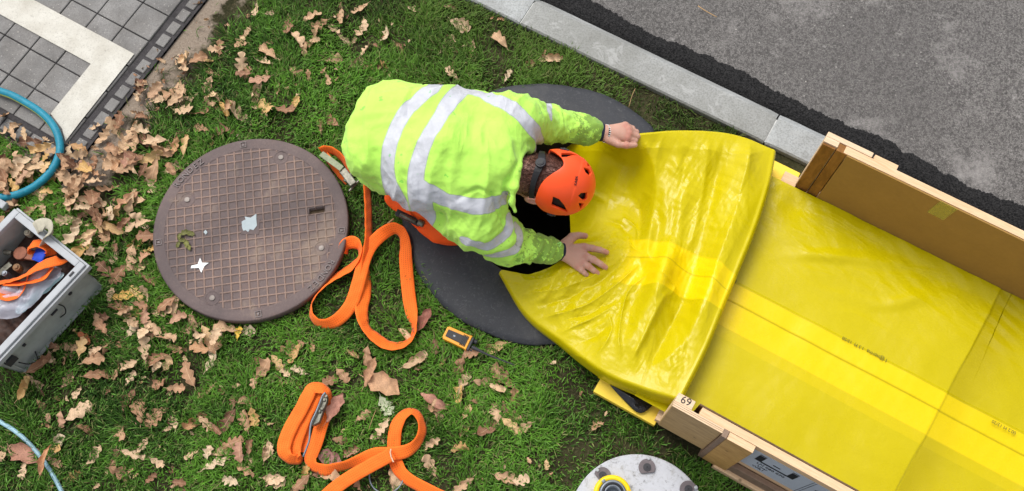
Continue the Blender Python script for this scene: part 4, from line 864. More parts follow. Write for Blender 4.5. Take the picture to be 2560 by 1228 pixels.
# second layer peeping out below the flap
ul = at3([(1500, 930, .12), (1560, 962, .12), (1640, 992, .12), (1700, 1008, .12), (1690, 1032, .10), (1620, 1003, .10), (1540, 968, .10), (1495, 945, .10)])
A = np.array([[tuple(ul[0]), tuple(ul[1]), tuple(ul[2]), tuple(ul[3])], [tuple(ul[7]), tuple(ul[6]), tuple(ul[5]), tuple(ul[4])]])
A = np.concatenate([A[:1]+np.array([0, .08, .0]), A[:1], A[1:], A[1:]+np.array([0, .03, -.03])]); uu = cr_eval(A, np.linspace(0, 1, 60), np.linspace(0, 1, 24)); uu[..., 2] += .004*vn(uu, 40, 3); grid_obj('under_layer', uu, LN, flip=True)

# ------------------------------------------------------------------ person
PE = thing('person', 'worker in a lime high visibility jacket kneeling bent over the open manhole', 'person', at(960, 370, 0))
def pz(l): return [np.array(at(*p[:3])) for p in l]
ARM_L = pz([(1300, 300, .5), (1378, 312, .36), (1500, 331, .275)]); ARM_R = pz([(1195, 520, .47), (1268, 608, .3), (1402, 629, .2)])
J = lambda x, y, z: np.array(at(x, y, z), np.float32)
def jac(P):
    d = rc(P, J(985, 300, .50), J(962, 372, .49), .133, .133)
    d = smin(d, rc(P, J(1090, 302, .54), J(1062, 425, .52), .115, .132), .07)
    d = smin(d, rc(P, J(1272, 318, .53), J(1190, 470, .50), .098, .12), .07)
    d = smin(d, rc(P, J(1110, 298, .53), J(1275, 306, .53), .105, .095), .05)
    d = smin(d, rc(P, J(1130, 380, .57), J(1215, 405, .56), .12, .105), .06)
    d = smin(d, rc(P, J(1310, 298, .49), ARM_L[1].astype(np.float32), .082, .058), .03)
    d = smin(d, rc(P, J(1195, 545, .43), ARM_R[1].astype(np.float32), .092, .072), .03)
    d = smin(d, rc(P, ARM_L[1], J(1470, 326, .292), .060, .047), .02)
    d = smin(d, rc(P, ARM_R[1], J(1378, 627, .212), .066, .040), .02)
    # hips hang down behind, jacket skirt
    d = smin(d, rc(P, J(985, 320, .36), J(975, 390, .36), .125, .125), .06)
    d = smin(d, rc(P, J(1080, 440, .40), J(1140, 500, .40), .10, .10), .05)
    # collar
    for a, b_ in zip([(1328, 352, .50), (1308, 380, .555), (1292, 420, .58), (1284, 470, .575), (1283, 503, .55)], [(1308, 380, .555), (1292, 420, .58), (1284, 470, .575), (1283, 503, .55), (1290, 528, .52)]):
        d = smin(d, rc(P, J(*a), J(*b_), .014, .006 if b_[1] == 528 else .014), .018)
    # opening for the neck
    d = np.maximum(d, -rc(P, J(1325, 440, .52), J(1420, 455, .46), .078, .12))
    return d
V, Qd = sdf_mesh(jac, (-.72, .86, .12), (.32, 1.72, .76), .0055)
Nn = vnormals(V, Qd)
def armd(V, A):
    d = np.full(len(V), 9.); s = np.zeros(len(V)); acc = 0
    for a, b_ in zip(A[:-1], A[1:]):
        e = b_-a; t = np.clip(((V-a)@e)/(e@e), 0, 1); dd = np.linalg.norm(V-(a+t[:, None]*e), axis=1); m_ = dd < d; d[m_] = dd[m_]; s[m_] = acc+t[m_]*np.linalg.norm(e); acc += np.linalg.norm(e)
    return d, s
dl, sl_ = armd(V, ARM_L); dr, sr_ = armd(V, ARM_R)
arm = np.clip(np.maximum((.095-dl)/.03, (.10-dr)/.03), 0, 1)*(np.maximum(np.where(dl < dr, sl_, sr_), 0) > .03)
sarm = np.where(dl < dr, sl_, sr_)
ww = fbm(V, 4, 2, 61)
ax = np.array([.957, -.286, 0]); al = V@ax; lat = V@np.array([.286, .957, 0])
tors = (np.abs(vn(np.c_[al*1.0+.05*ww, lat*.3, V[:, 2]*.3], 17, 62))**.7-.45)*-.010*np.clip(1-(al+.28)/.25, 0.15, 1)+fbm(V, 9, 3, 63)*.0055
side = np.clip((.60-V[:, 2])/.12, 0, 1); tors += (1-np.abs(vn(np.c_[V[:, 0]*1.0+V[:, 1]*.7+.06*ww, V[:, 2]*.6, V[:, 1]*.4], 15, 64))*2)*.009*side
sl2 = (1-np.abs(vn(np.c_[sarm+.04*ww, V[:, 1]*.5, V[:, 2]*.5], 30, 65))*2)*.0075+(1-np.abs(vn(V, 27, 66))*2)*.0045
# big creases running from the collar to the shoulder and the hem gathers
crs = -.008*np.exp(-(seg_dist(V, at3([(1262, 560, .5), (1235, 515, .5), (1200, 505, .5), (1150, 520, .5)]))/.006)**2)-.007*np.exp(-(seg_dist(V, at3([(1255, 545, .5), (1262, 480, .55), (1290, 420, .58)]))/.007)**2)
crs += -.006*np.exp(-(seg_dist(V, at3([(1120, 210, .5), (1075, 205, .55), (1040, 235, .58), (1020, 300, .6)]))/.008)**2)-.006*np.exp(-(seg_dist(V, at3([(1310, 225, .5), (1350, 270, .52), (1360, 320, .5), (1345, 360, .5)]))/.007)**2)
disp = tors*(1-arm)+sl2*arm+crs
fine = (1-np.abs(vn(np.c_[al+.08*ww, lat*.35+.05*ww, V[:, 2]*.5], 34, 67))*2.2)*.0028*(.35+side)+(1-np.abs(vn(V+.04*ww[:, None], 21, 68))*2.4)*.0022
disp = disp+fine*(1-arm*.5)+tors*(1-arm)*.6
disp = disp+(1-arm)*(crease(V, 11, 401, 7, .25, .5, 1.2)*.0060*(.45+.9*side)+crease(V, 24, 402, 7, 0, 9., 1.)*.0022-.003)+arm*(crease(V, 26, 403, 8, 0, 9., 1.2)*.0065-.003)
V2 = V+Nn*disp[:, None]
bvh = BVHTree.FromPolygons([tuple(p) for p in V2], [tuple(int(i) for i in f) for f in Qd]); CO = Vector((0, 0, HC))
def hit(px, py, default=.55, b=None):
    r = (b or bvh).ray_cast(CO, ray(px, py)); return r[0] if r[0] is not None else at(px, py, default)
z4 = lambda l: [(820+.4478*x, 150+.4478*y) for x, y in l]
def stripe_poly(l, df): return [hit(px, py, df) for px, py in l]
def dens(l, n=5): return [tuple(p) for p in catmull([(a, b_, 0) for a, b_ in l], n)[:, :2]]
B1 = stripe_poly(dens(z4([(655, 118), (590, 150), (535, 190), (440, 285), (385, 370), (345, 480), (332, 600), (345, 700), (372, 770), (410, 830)])), .5)
B2 = stripe_poly(dens(z4([(790, 150), (735, 180), (680, 235), (600, 360), (545, 450), (505, 570), (488, 680), (490, 760), (515, 820), (560, 880)])), .5)
B3 = stripe_poly(dens(z4([(755, 175), (830, 182), (930, 215), (1040, 275), (1115, 345), (1165, 420), (1165, 500)])), .5)
B4 = stripe_poly(dens(z4([(505, 705), (580, 745), (680, 790), (800, 818), (900, 812), (985, 770)])), .5)
tor = (np.minimum(dr*1.0, 9) > .0)
st_ = np.minimum.reduce([seg_dist(V2, B1)-.0255, seg_dist(V2, B2)-.028, seg_dist3(V2, B3)-.026, seg_dist3(V2, B4)-.028])
lowarm = (sr_ > .11) & (dr < .11)
e1 = ARM_R[1]; d1 = (ARM_R[1]-ARM_R[0])/np.linalg.norm(ARM_R[1]-ARM_R[0]); d2 = (ARM_R[2]-ARM_R[1])/np.linalg.norm(ARM_R[2]-ARM_R[1])
B5 = stripe_poly(dens(z4([(1015, 880), (1012, 940), (960, 1000), (890, 1040), (820, 1030), (760, 1010)])), .4); B6 = stripe_poly(dens(z4([(1055, 930), (1072, 985), (1050, 1050), (980, 1085), (890, 1090)])), .3); B7 = stripe_poly(dens(z4([(1215, 225), (1235, 265), (1243, 320)])), .45)
st_ = np.minimum(st_, np.minimum(seg_dist3(V2, B5), seg_dist3(V2, B6))-.0185); st_ = np.minimum(st_, seg_dist3(V2, B7)-.013)
soil = np.clip(arm*.4+np.clip((sarm-.2)/.15, 0, 1)*arm*.75+np.clip((.52-V2[:, 2])/.2, 0, .45)*(1-arm), 0, 1)
jk = mk('jacket', V2, Qd, MT['jacket'], PE, True, attrs={'stripe': st_, 'soil': soil})
# --- body: neck, head, hands as one mesh
HO = J(1357, 449, .475); hu = np.array([.955, -.24, .12]); hu /= np.linalg.norm(hu); hf = np.array([.10, -.12, -1.]); hf -= hu*(hf@hu); hf /= np.linalg.norm(hf); hsd = np.cross(hu, hf)
HM = np.stack([hsd, hf, hu], 1)      # columns: side, face, crown
def hl(s, f, u): return HO+HM@np.array([s, f, u])
def head(P):
    d = ell(P, hl(0, -.004, .035), (.076, .097, .095), HM); d = smin(d, ell(P, hl(0, .035, -.03), (.06, .062, .075), HM), .03)
    d = smin(d, rc(P, hl(0, -.03, -.01), J(1235, 425, .50), .058, .066), .03)
    d = smin(d, ell(P, hl(0, .102, -.02), (.014, .022, .03), HM), .012)                      # nose
    d = smin(d, ell(P, hl(0, .088, -.062), (.026, .012, .012), HM), .01); d = smin(d, ell(P, hl(0, .075, -.088), (.03, .025, .02), HM), .02)
    for s in (-1, 1):
        d = np.maximum(d, -ell(P, hl(s*.031, .103, .008), (.018, .014, .011), HM)); d = smin(d, ell(P, hl(s*.031, .083, .008), (.012, .012, .012), HM), .003)
        e = ell(P, hl(s*.083, .004, -.012), (.011, .019, .033), HM); e = np.maximum(e, -ell(P, hl(s*.094, -.001, -.008), (.008, .010, .02), HM)); d = smin(d, e, .008)
    return d
Vh, Qh = sdf_mesh(head, tuple(HO-np.array([.19, .16, .16])), tuple(HO+np.array([.17, .16, .16])), .003)
def hand_r(P):
    W = J(1404, 628, .200); K = [J(1460, 618, .196), J(1463, 639, .198), J(1456, 655, .194), J(1444, 666, .189)]
    d = rc(P, J(1330, 622, .235), W, .036, .026)
    for k in K: d = smin(d, rc(P, W, k, .024, .0145), .014)
    Fg = [[(1460, 618, .196, .0115), (1480, 621, .197, .0105), (1500, 625, .191, .0095), (1517, 631, .181, .0080)],
          [(1463, 640, .198, .0115), (1483, 649, .199, .0105), (1501, 660, .192, .0095), (1514, 669, .181, .0080)],
          [(1456, 656, .194, .0110), (1471, 666, .195, .0100), (1484, 676, .188, .0090), (1494, 683, .179, .0078)],
          [(1444, 667, .189, .0100), (1453, 675, .189, .0088), (1461, 682, .184, .0080), (1467, 687, .177, .0070)],
          [(1414, 611, .198, .0190), (1430, 594, .190, .0140), (1446, 588, .184, .0115), (1463, 590, .178, .0095)]]
    Fg = [[(a, b_, c, r*1.17) for a, b_, c, r in f] for f in Fg]
    for fi, f in enumerate(Fg):
        e = None
        for a, b_ in zip(f[:-1], f[1:]):
            x = rc(P, J(*a[:3]), J(*b_[:3]), a[3], b_[3]); e = x if e is None else smin(e, x, .003)
        e = smin(e, np.linalg.norm(P-J(*f[1][:3]), axis=-1)-f[1][3]*1.08, .003)
        d = smin(d, e, .006)
    return d
def hand_l(P):
    W = J(1508, 332, .285); K = [J(1563, 314, .292), J(1571, 323, .293), J(1573, 334, .291), J(1567, 345, .287)]
    d = rc(P, J(1440, 320, .31), W, .036, .026)
    for k in K: d = smin(d, rc(P, W, k, .023, .0135), .012)
    for (kx, ky, kz), sh_ in zip([(1563, 314, .292), (1571, 323, .293), (1573, 334, .291), (1568, 345, .287)], (.92, 1, 1.05, 1)):
        a = J(kx, ky, kz); m1 = a+np.array([.030*sh_, -.004, -.016]); m2 = m1+np.array([-.002, -.004, -.028]); tp = m2+np.array([-.022, -.002, -.006])
        e = rc(P, a, m1, .0122, .0105); e = smin(e, rc(P, m1, m2, .0105, .0095), .003); e = smin(e, rc(P, m2, tp, .0095, .0082), .003); e = smin(e, np.linalg.norm(P-a, axis=-1)-.0128, .004); d = smin(d, e, .005)
    e = rc(P, J(1522, 348, .285), J(1545, 361, .286), .0185, .0125); e = smin(e, rc(P, J(1545, 361, .286), J(1566, 364, .285), .0125, .0115), .004); e = smin(e, rc(P, J(1566, 364, .285), J(1588, 363, .278), .0115, .0092), .004)
    return smin(d, e, .008)
c_r = J(1440, 645, .2); Vr, Qr = sdf_mesh(hand_r, tuple(c_r-np.array([.17, .1, .06])), tuple(c_r+np.array([.13, .1, .06])), .0018)
c_l = J(1530, 335, .27); Vl, Ql = sdf_mesh(hand_l, tuple(c_l-np.array([.14, .09, .08])), tuple(c_l+np.array([.11, .09, .07])), .0018)
def trunk(P):
    d = rc(P, J(985, 335, .45), J(1200, 410, .50), .09, .085); return smin(d, rc(P, J(1290, 320, .48), J(1200, 490, .46), .05, .06), .05)
Vt_, Qt_ = sdf_mesh(trunk, (-.62, 1.05, .3), (.12, 1.62, .64), .012)
Vb = np.concatenate([Vh, Vr, Vl, Vt_]); Qb = np.concatenate([Qh, Qr+len(Vh), Ql+len(Vh)+len(Vr), Qt_+len(Vh)+len(Vr)+len(Vl)])
LH = (Vh-HO)@HM; hairm = np.clip((LH[:, 2]+.05+.02*vn(Vh, 40, 5))/.03, 0, 1)*np.clip((.045-LH[:, 1])/.02, 0, 1)*np.clip((.080-np.abs(LH[:, 0]))/.006, 0, 1)
nape = np.clip((LH[:, 2]+.11)/.06, 0, 1)*.45; hairm = np.maximum(hairm*.9, nape*(LH[:, 1] < .02)*(np.abs(LH[:, 0]) < .075))
def spots(V, L_, r): return np.clip(sum(np.exp(-(np.linalg.norm(V-J(*p), axis=1)/r)**2) for p in L_), 0, .8)
red = np.concatenate([np.full(len(Vh), .55), spots(Vr, [(1460, 618, .205), (1463, 640, .207), (1456, 656, .203), (1444, 667, .198), (1482, 622, .2), (1485, 650, .2), (1472, 667, .2), (1514, 630, .19), (1511, 668, .19), (1491, 682, .185), (1460, 590, .185)], .0095), spots(Vl, [(1563, 314, .303), (1571, 323, .303), (1573, 334, .301), (1568, 345, .297), (1566, 364, .295)], .012)+.1, np.zeros(len(Vt_))])
body = mk('body', Vb, Qb, MT['skin'], PE, True, attrs={'red': red, 'hairy': np.concatenate([hairm, np.zeros(len(Vr)+len(Vl)+len(Vt_))])})
# short cropped hair
Nh = vnormals(Vh, Qh); pr_ = hairm > .25; cand = np.where(pr_ & (LH[:, 2] < .12))[0]; pick = RNG.choice(cand, 9000); base = Vh[pick]+RNG.normal(0, .001, (9000, 3)); nn_ = Nh[pick]
dirn = nn_*.5+(-hu)*.75+RNG.normal(0, .28, (9000, 3)); dirn /= np.linalg.norm(dirn, axis=1)[:, None]; lnh = (.006+.008*RNG.random(9000))*np.clip(hairm[pick]*1.3, .4, 1); sd_ = np.cross(dirn, nn_); sd_ /= np.linalg.norm(sd_, axis=1)[:, None]+1e-9
Vq = np.stack([base-sd_*.0006, base+sd_*.0006, base+dirn*lnh[:, None]+sd_*.0003, base+dirn*lnh[:, None]-sd_*.0003], 1).reshape(-1, 3)
mk('hair', Vq, np.arange(9000*4).reshape(-1, 4), MT['oldhair'], PE)
# --- helmet
HC_ = hl(0, 0, .058); AX = np.array([.106, .128, .122], np.float32)
def poly_sdf(x, y, pts):
    pts = np.array(pts); d = None; n = len(pts); s = np.ones_like(x)
    d = (x-pts[0, 0])**2+(y-pts[0, 1])**2
    j = n-1
    for i in range(n):
        e = pts[j]-pts[i]; wx = x-pts[i, 0]; wy = y-pts[i, 1]; t = np.clip((wx*e[0]+wy*e[1])/(e@e), 0, 1); bx = wx-e[0]*t; by = wy-e[1]*t; d = np.minimum(d, bx*bx+by*by)
        c1 = y >= pts[i, 1]; c2 = y < pts[j, 1]; c3 = e[0]*wy > e[1]*wx; s = np.where((c1 & c2 & c3) | (~c1 & ~c2 & ~c3), -s, s); j = i
    return s*np.sqrt(d)
def on_helmet(px, py):
    r = np.array(ray(px, py)); o_ = np.array(CO); ol = ((o_-HC_)@HM)/AX; rl = (r@HM)/AX; a = rl@rl; b_ = 2*ol@rl; c_ = ol@ol-1; D_ = b_*b_-4*a*c_
    if D_ < 0: D_ = 0
    t = (-b_-math.sqrt(D_))/(2*a); return ((o_+r*t-HC_)@HM)
z6h = lambda l: [(1270+.228*x, 340+.228*y) for x, y in l]
vents = [z6h(l) for l in ([(498, 672), (560, 700), (612, 760), (650, 832), (560, 800), (478, 765)], [(800, 628), (862, 622), (856, 690), (828, 704), (770, 655)], [(778, 738), (826, 740), (790, 798)], [(828, 352), (890, 372), (908, 405), (892, 434), (850, 400)], [(866, 305), (890, 312), (902, 336), (872, 330)], [(590, 186), (700, 188), (765, 212), (640, 226), (590, 228)])]
VL = []
for vp in vents:
    L3 = np.array([on_helmet(*p) for p in vp]); cen = L3.mean(0); nrm = cen/(AX**2); nrm /= np.linalg.norm(nrm); t1 = np.cross(nrm, [0, 0, 1.]); t1 /= np.linalg.norm(t1); t2 = np.cross(nrm, t1)
    VL.append((cen, nrm, t1, t2, [((p-cen)@t1, (p-cen)@t2) for p in L3]))
    cm = cen*np.array([-1, 1, 1])
def helm(P):
    q = (P-HC_)@HM.astype(np.float32); k0 = np.linalg.norm(q/AX, axis=-1); k1 = np.linalg.norm(q/(AX*AX), axis=-1)+1e-9; d = k0*(k0-1)/k1
    ridge_ = np.clip((q[..., 2]-.05+.25*q[..., 1])/.004, 0, 1)*.0016; d = np.abs(d+.005-ridge_)-.005
    a = np.abs(q[..., 0])/AX[0]; back = q[..., 1] < 0
    rim = np.where(back, -.062+.085*np.exp(-(q[..., 0]/.058)**2)*np.clip(-q[..., 1]/.06, 0, 1), -.062+.045*np.clip(q[..., 1]/.1, 0, 1))
    d = np.maximum(d, rim-q[..., 2])
    for cen, nrm, t1, t2, pl in VL:
        w_ = q-cen.astype(np.float32); h_ = w_@nrm.astype(np.float32); pd = poly_sdf(w_@t1.astype(np.float32), w_@t2.astype(np.float32), pl)
        d = np.maximum(d, -np.maximum(pd-.0008, np.abs(h_)-.03))
    return d
Vq, Qq = sdf_mesh(helm, tuple(HC_-.150), tuple(HC_+.150), .0019)
hm = mk('helmet', Vq, Qq, MT['helmet'], PE, True)
def hin(P):
    d = ell(P, HC_, (AX[0]-.013, AX[1]-.013, AX[2]-.013), HM); q = (P-HC_)@HM.astype(np.float32); return np.maximum(d, -.02-q[..., 2]+.06*np.exp(-(q[..., 0]/.058)**2)*np.clip(-q[..., 1]/.06, 0, 1))
Vi, Qi = sdf_mesh(hin, tuple(HC_-.13), tuple(HC_+.13), .004); mk('foam_liner', Vi, Qi, MT['black'], hm, True)
# logo lettering on the back of the shell
lc = on_helmet(1440, 452); nrm = lc/(AX**2); nrm /= np.linalg.norm(nrm); wc = HC_+HM@(lc*1.002+nrm*.0015); wn = HM@nrm
text_obj('lettering', 'KASK', .0125, MT['ink'], hm, frame(Vector(wc), Vector(HM@np.cross(np.array([0, 0, 1.]), nrm))*(1), Vector(wn)), .0008, 1.1)
# head band, dial and clips
hb = []
for a in np.linspace(-PI*.5, PI*.5, 25): 
    s_, f_ = math.sin(a), math.cos(a); hb.append(tuple(hl(.0815*s_, -.004-.1045*f_, -.004-.012*abs(s_)+.010*(1-abs(s_))))+(0,))
C = np.array(hb)[:, :3]; vs, fs = [], []
for i, p in enumerate(C):
    nr = (p-hl(0, -.004, 0)); nr -= hu*(nr@hu); nr /= np.linalg.norm(nr); wdt = .009+.009*math.exp(-((i-12)/4.)**2)*.5
    for (a, b_) in ((-1, 0), (1, 0), (1, 1), (-1, 1)): vs.append(p+hu*a*wdt+nr*(.0005+.004*b_))
for i in range(len(C)-1):
    for k in range(4): fs.append((i*4+k, i*4+(k+1) % 4, (i+1)*4+(k+1) % 4, (i+1)*4+k))
hs_ = hm; mk('head_strap', vs, fs, MT['black'], hm)
dc = hl(-.004, -.1155, .004); dn = -hf; T = frame(dc, hu, dn); bm = bmesh.new(); add_cyl(bm, (0, 0, -.004), .0175, .010, 32, T, bev=.0015); add_cyl(bm, (0, 0, .006), .0135, .004, 32, T, r2=.0125, bev=.001); bm_obj('adjuster_dial', bm, MT['blackgrey'], hs_, True)
bm = bmesh.new(); add_cyl(bm, (0, 0, .0102), .0095, .0012, 32, T); bm_obj('dial_face', bm, MT['black'], hs_)
for (px, py) in ((1380, 537), (1413, 375)):
    l3 = on_helmet(px, py); nrm = l3/(AX**2); nrm /= np.linalg.norm(nrm); T = frame(HC_+HM@l3, hu, HM@nrm); bm = bmesh.new(); add_box(bm, (-.017, -.006, -.004), (.012, .006, .004), T, .0015); add_box(bm, (-.008, -.009, -.003), (.002, .009, .0055), T, .001); bm_obj('lamp_clip', bm, MT['blackgrey'], hm)
# --- cuffs, bracelet, tag loops
for A, a, b_, nm in ((ARM_L, (1466, 325, .294), (1507, 332, .285), 'l'), (ARM_R, (1376, 627, .213), (1408, 629, .200), 'r')):
    a, b_ = J(*a), J(*b_); mid = (a+b_)/2; tube('cuff', [a-(b_-a)*.3, a, mid, b_, b_+(b_-a)*.01], [.030, .037, .0335, .0325, .027], MT['navy'], PE, 24, 6)
def wristring(px, py, z, R, dirv, r, mat, name, cnt=None):
    c = J(px, py, z); T = frame(Vector(c), (0, 0, 1), dirv); pts = [T @ Vector((R*math.cos(t), R*math.sin(t), 0)) for t in np.linspace(0, 2*PI, 25)]; return tube(name, [tuple(p) for p in pts], r, mat, PE, 8, 2)
dv = ARM_L[2]-ARM_L[1]; br = wristring(1514, 334, .284, .0285, dv, .0042, MT['ink'], 'bracelet')
c = J(1514, 334, .284); T = frame(Vector(c), (0, 0, 1), dv); bm = bmesh.new()
for k in range(26):
    t = 2*PI*k/26; add_cyl(bm, (.0325*math.cos(t), .0325*math.sin(t), -.003), .0017, .006, 6, T)
bm_obj('bracelet_thread', bm, MT['white'], br)
LOOP = simple('lime_loop', (.45, .9, .25), .6)
for (x, y, z, q) in ((1470, 318, .325, [(0, 0), (8, 2), (16, 0), (15, 11), (5, 12), (-1, 9)]), (1386, 606, .245, [(0, 0), (8, 3), (16, 0), (14, 9), (8, 8)])):
    tube('tag_loop', [tuple(J(x+a, y+b_, z+(.006 if 0 < i < 5 else 0))) for i, (a, b_) in enumerate(q)], .0019, LOOP, PE, 8, 5)
# --- trousers: hips, thighs, shins folded beneath
def trous(P):
    d = rc(P, J(985, 320, .36), J(975, 385, .36), .11, .11); d = smin(d, rc(P, J(985, 385, .33), J(1110, 560, .13), .095, .068), .05); d = smin(d, rc(P, J(1000, 300, .33), J(1160, 400, .13), .10, .075), .05)
    d = smin(d, rc(P, J(1110, 566, .115), J(995, 492, .10), .064, .052), .03); d = smin(d, rc(P, J(1160, 400, .12), J(970, 320, .11), .065, .055), .03); return d
Vt, Qt = sdf_mesh(trous, (-.66, .98, .02), (.16, 1.66, .50), .008); Nt = vnormals(Vt, Qt); Vt = Vt+Nt*(fbm(Vt, 14, 3, 71)*.006)[:, None]
tr = mk('trousers', Vt, Qt, MT['orangecloth'], PE, True)
def grey(P): 
    d = rc(P, J(1015, 470, .09), J(945, 440, .08), .050, .045); d2 = rc(P, J(1010, 320, .11), J(900, 300, .09), .058, .050); d3 = rc(P, J(945, 440, .08), J(925, 430, .055), .044, .04); return np.minimum(smin(d, d3, .03), d2)
Vt, Qt = sdf_mesh(grey, (-.74, 1.12, .0), (-.28, 1.60, .19), .007); mk('trouser_hem', Vt, Qt, MT['greycloth'], PE, True)
F = at3([(1028, 562, .15), (1052, 585, .15), (1078, 603, .14), (1115, 613, .13), (1152, 610, .13), (1160, 596, .16), (1130, 570, .2), (1098, 553, .2), (1072, 577, .17)])
cen = sum(F, Vector())/len(F); vs = [cen+Vector((0, 0, .02))]+[cen.lerp(p, .6)+Vector((0, 0, .008)) for p in F]+F+[p+Vector((0, .02, -.07)) for p in F]; fs = []; m_ = len(F)
for k in range(m_):
    j = (k+1) % m_; fs.append((0, 1+k, 1+j)); fs += [(1+a*m_+k, 1+(a+1)*m_+k, 1+(a+1)*m_+j, 1+a*m_+j) for a in range(2)]
o = mk('knee_patch', vs, fs, MT['orangecloth'], PE, True); md = o.modifiers.new('s', 'SUBSURF'); md.levels = md.render_levels = 2
bm = bmesh.new(); a = Vector(J(990, 530, .20)); b_ = Vector(J(1068, 566, .21)); T = frame(a, b_-a, (0, -.2, 1)); Ln = (b_-a).length
add_box(bm, (0, -.013, -.012), (Ln*.75, .013, .004), T, .004); bm_obj('knee_strap', bm, MT['blackgrey'], PE)
bm = bmesh.new(); add_cyl(bm, (0, 0, Ln*.72), .012, .022, 20, frame(a, (0, 0, 1), b_-a), bev=.002); add_cyl(bm, (0, 0, Ln*.15), .0075, Ln*.5, 14, frame(a+Vector((0, -.006, .009)), (0, 0, 1), b_-a)); bm_obj('strap_buckle', bm, MT['steel'], PE, True)

# ------------------------------------------------------------------ straps
def wp(z, pts): return [tuple(at(z[0]+z[2]*x, z[1]+z[2]*y, zz_))+(ro,) for x, y, zz_, ro in pts]
RS = thing('ratchet_strap', 'orange ratchet strap in two big loops beside the manhole cover, running under the worker', 'ratchet strap', at(900, 650, 0))
zs = (760, 560, 300/1116)
ribbon('webbing', wp(zs, [(365, 275, .035, 60), (372, 215, .04, 52), (410, 180, .045, 40), (465, 172, .048, 38), (515, 215, .048, 62), (515, 300, .045, 64), (430, 405, .042, 40), (330, 468, .04, 42), (230, 530, .038, 46), (130, 630, .038, 58), (68, 750, .038, 70), (72, 860, .038, 64), (150, 928, .038, 62), (260, 920, .04, 45), (360, 850, .042, 22), (440, 740, .046, 8), (490, 600, .05, 3), (530, 450, .055, 0), (565, 320, .055, 0), (625, 200, .055, 5), (710, 110, .055, 18), (790, 55, .055, 38), (850, 42, .055, 50), (915, 85, .05, 48), (942, 190, .045, 30), (945, 320, .042, 8), (957, 480, .04, 2), (975, 660, .04, 2), (1000, 820, .04, 22), (1022, 930, .04, 58), (1012, 1030, .04, 60), (950, 1105, .04, 50), (860, 1135, .04, 42), (760, 1120, .04, 36), (660, 1050, .04, 36), (580, 970, .04, 52), (545, 880, .04, 40), (535, 780, .036, 22), (560, 660, .034, 20), (570, 520, .034, 40), (568, 380, .045, 62), (590, 230, .06, 66), (602, 100, .06, 66), (600, 0, .06, 66), (598, -150, .06, 66), (590, -280, .06, 66), (585, -420, .07, 66), (580, -540, .07, 66)]), MT['web'], RS, .050)
zr = (800, 350, 380/1609)
ribbon('webbing', wp(zr, [(15, 120, .07, 70), (60, 103, .075, 72), (140, 120, .07, 72), (230, 190, .06, 70), (330, 330, .05, 60)]), MT['web'], RS, .045)
ribbon('webbing', wp(zr, [(60, 160, .050, 60), (150, 280, .045, 50), (220, 370, .04, 50), (290, 440, .04, 50)]), MT['web'], RS, .04)
a = at(803, 384, .085); b_ = at(856, 425, .075); c_ = at(885, 465, .06)
def bar(bm, a, b_, w_, h_, r=.002): T = frame(a, b_-a, (0, 0, 1)); add_box(bm, (0, -w_/2, -h_/2), ((b_-a).length, w_/2, h_/2), T, r)
bm = bmesh.new(); bar(bm, a, b_, .024, .006); hd = bm_obj('ratchet_handle', bm, MT['olive'], RS)
bm = bmesh.new(); bar(bm, b_, c_, .030, .012, .003); add_cyl(bm, (0, 0, -.028), .005, .056, 14, frame(c_, (0, 0, 1), (b_-a).cross(Vector((0, 0, 1))))); add_cyl(bm, (0, 0, -.02), .009, .04, 16, frame(b_.lerp(c_, .5), (0, 0, 1), (b_-a).cross(Vector((0, 0, 1))))); bm_obj('ratchet_body', bm, MT['steel'], RS)

R2 = thing('ratchet_strap', 'orange strap wound in a flat bundle round a steel ratchet, lowest on the lawn', 'ratchet strap', at(790, 1060, 0))
zb = (680, 940, 220/1039)
ribbon('webbing', wp(zb, [(610, 420, .05, 55), (655, 300, .06, 66), (655, 200, .07, 62), (590, 150, .075, 38), (480, 145, .075, 20), (420, 240, .075, 8), (340, 400, .072, 4), (240, 570, .07, 2), (165, 740, .068, 0), (140, 880, .065, 12), (200, 970, .055, 45), (290, 985, .045, 55), (345, 950, .035, 55)]), MT['web'], R2, .050, n=7)
ribbon('webbing', wp(zb, [(640, 230, .05, 60), (590, 165, .062, 45), (520, 220, .064, 10), (465, 340, .062, 2), (400, 470, .06, 0), (340, 620, .058, 0), (290, 760, .056, 0), (268, 890, .054, 10), (300, 975, .05, 50), (340, 930, .04, 60)]), MT['web'], R2, .046, n=7)
ribbon('webbing', wp(zb, [(430, 520, .035, 20), (400, 640, .034, 20), (370, 780, .034, 20), (345, 900, .034, 20)]), MT['web'], R2, .04, n=7)
z6_ = (680, 800, 640/1836)
ribbon('webbing', wp(zb, [(640, 440, .035, 10), (575, 600, .04, 0), (530, 760, .04, 0), (478, 900, .04, 4), (455, 990, .045, 20), (500, 1070, .045, 45), (620, 1110, .045, 40), (760, 1085, .045, 55)])+wp(z6_, [(560, 1035, .045, 52), (640, 1005, .045, 32), (740, 965, .05, 14), (840, 960, .052, 8), (950, 945, .055, 25), (1030, 895, .055, 55), (1078, 800, .055, 60), (1060, 700, .055, 60), (1005, 655, .055, 52), (935, 690, .05, 30), (890, 770, .045, 10), (876, 870, .04, 0), (880, 960, .036, 2), (895, 1040, .036, 8), (950, 1120, .036, 30), (1060, 1190, .036, 32), (1200, 1260, .036, 30), (1300, 1300, .036, 30)]), MT['web'], R2, .048, n=6)
e2 = thing('loose_strap_end', 'loose orange strap tail with pale stitching crossing the knot at the bottom', 'strap', at(900, 1180, 0))
ribbon('webbing', wp(z6_, [(380, 1270, .05, 5), (460, 1200, .056, 5), (560, 1130, .062, 3), (680, 1060, .07, 3), (790, 1000, .075, 3), (866, 958, .075, 3)]), MT['web'], e2, .048)
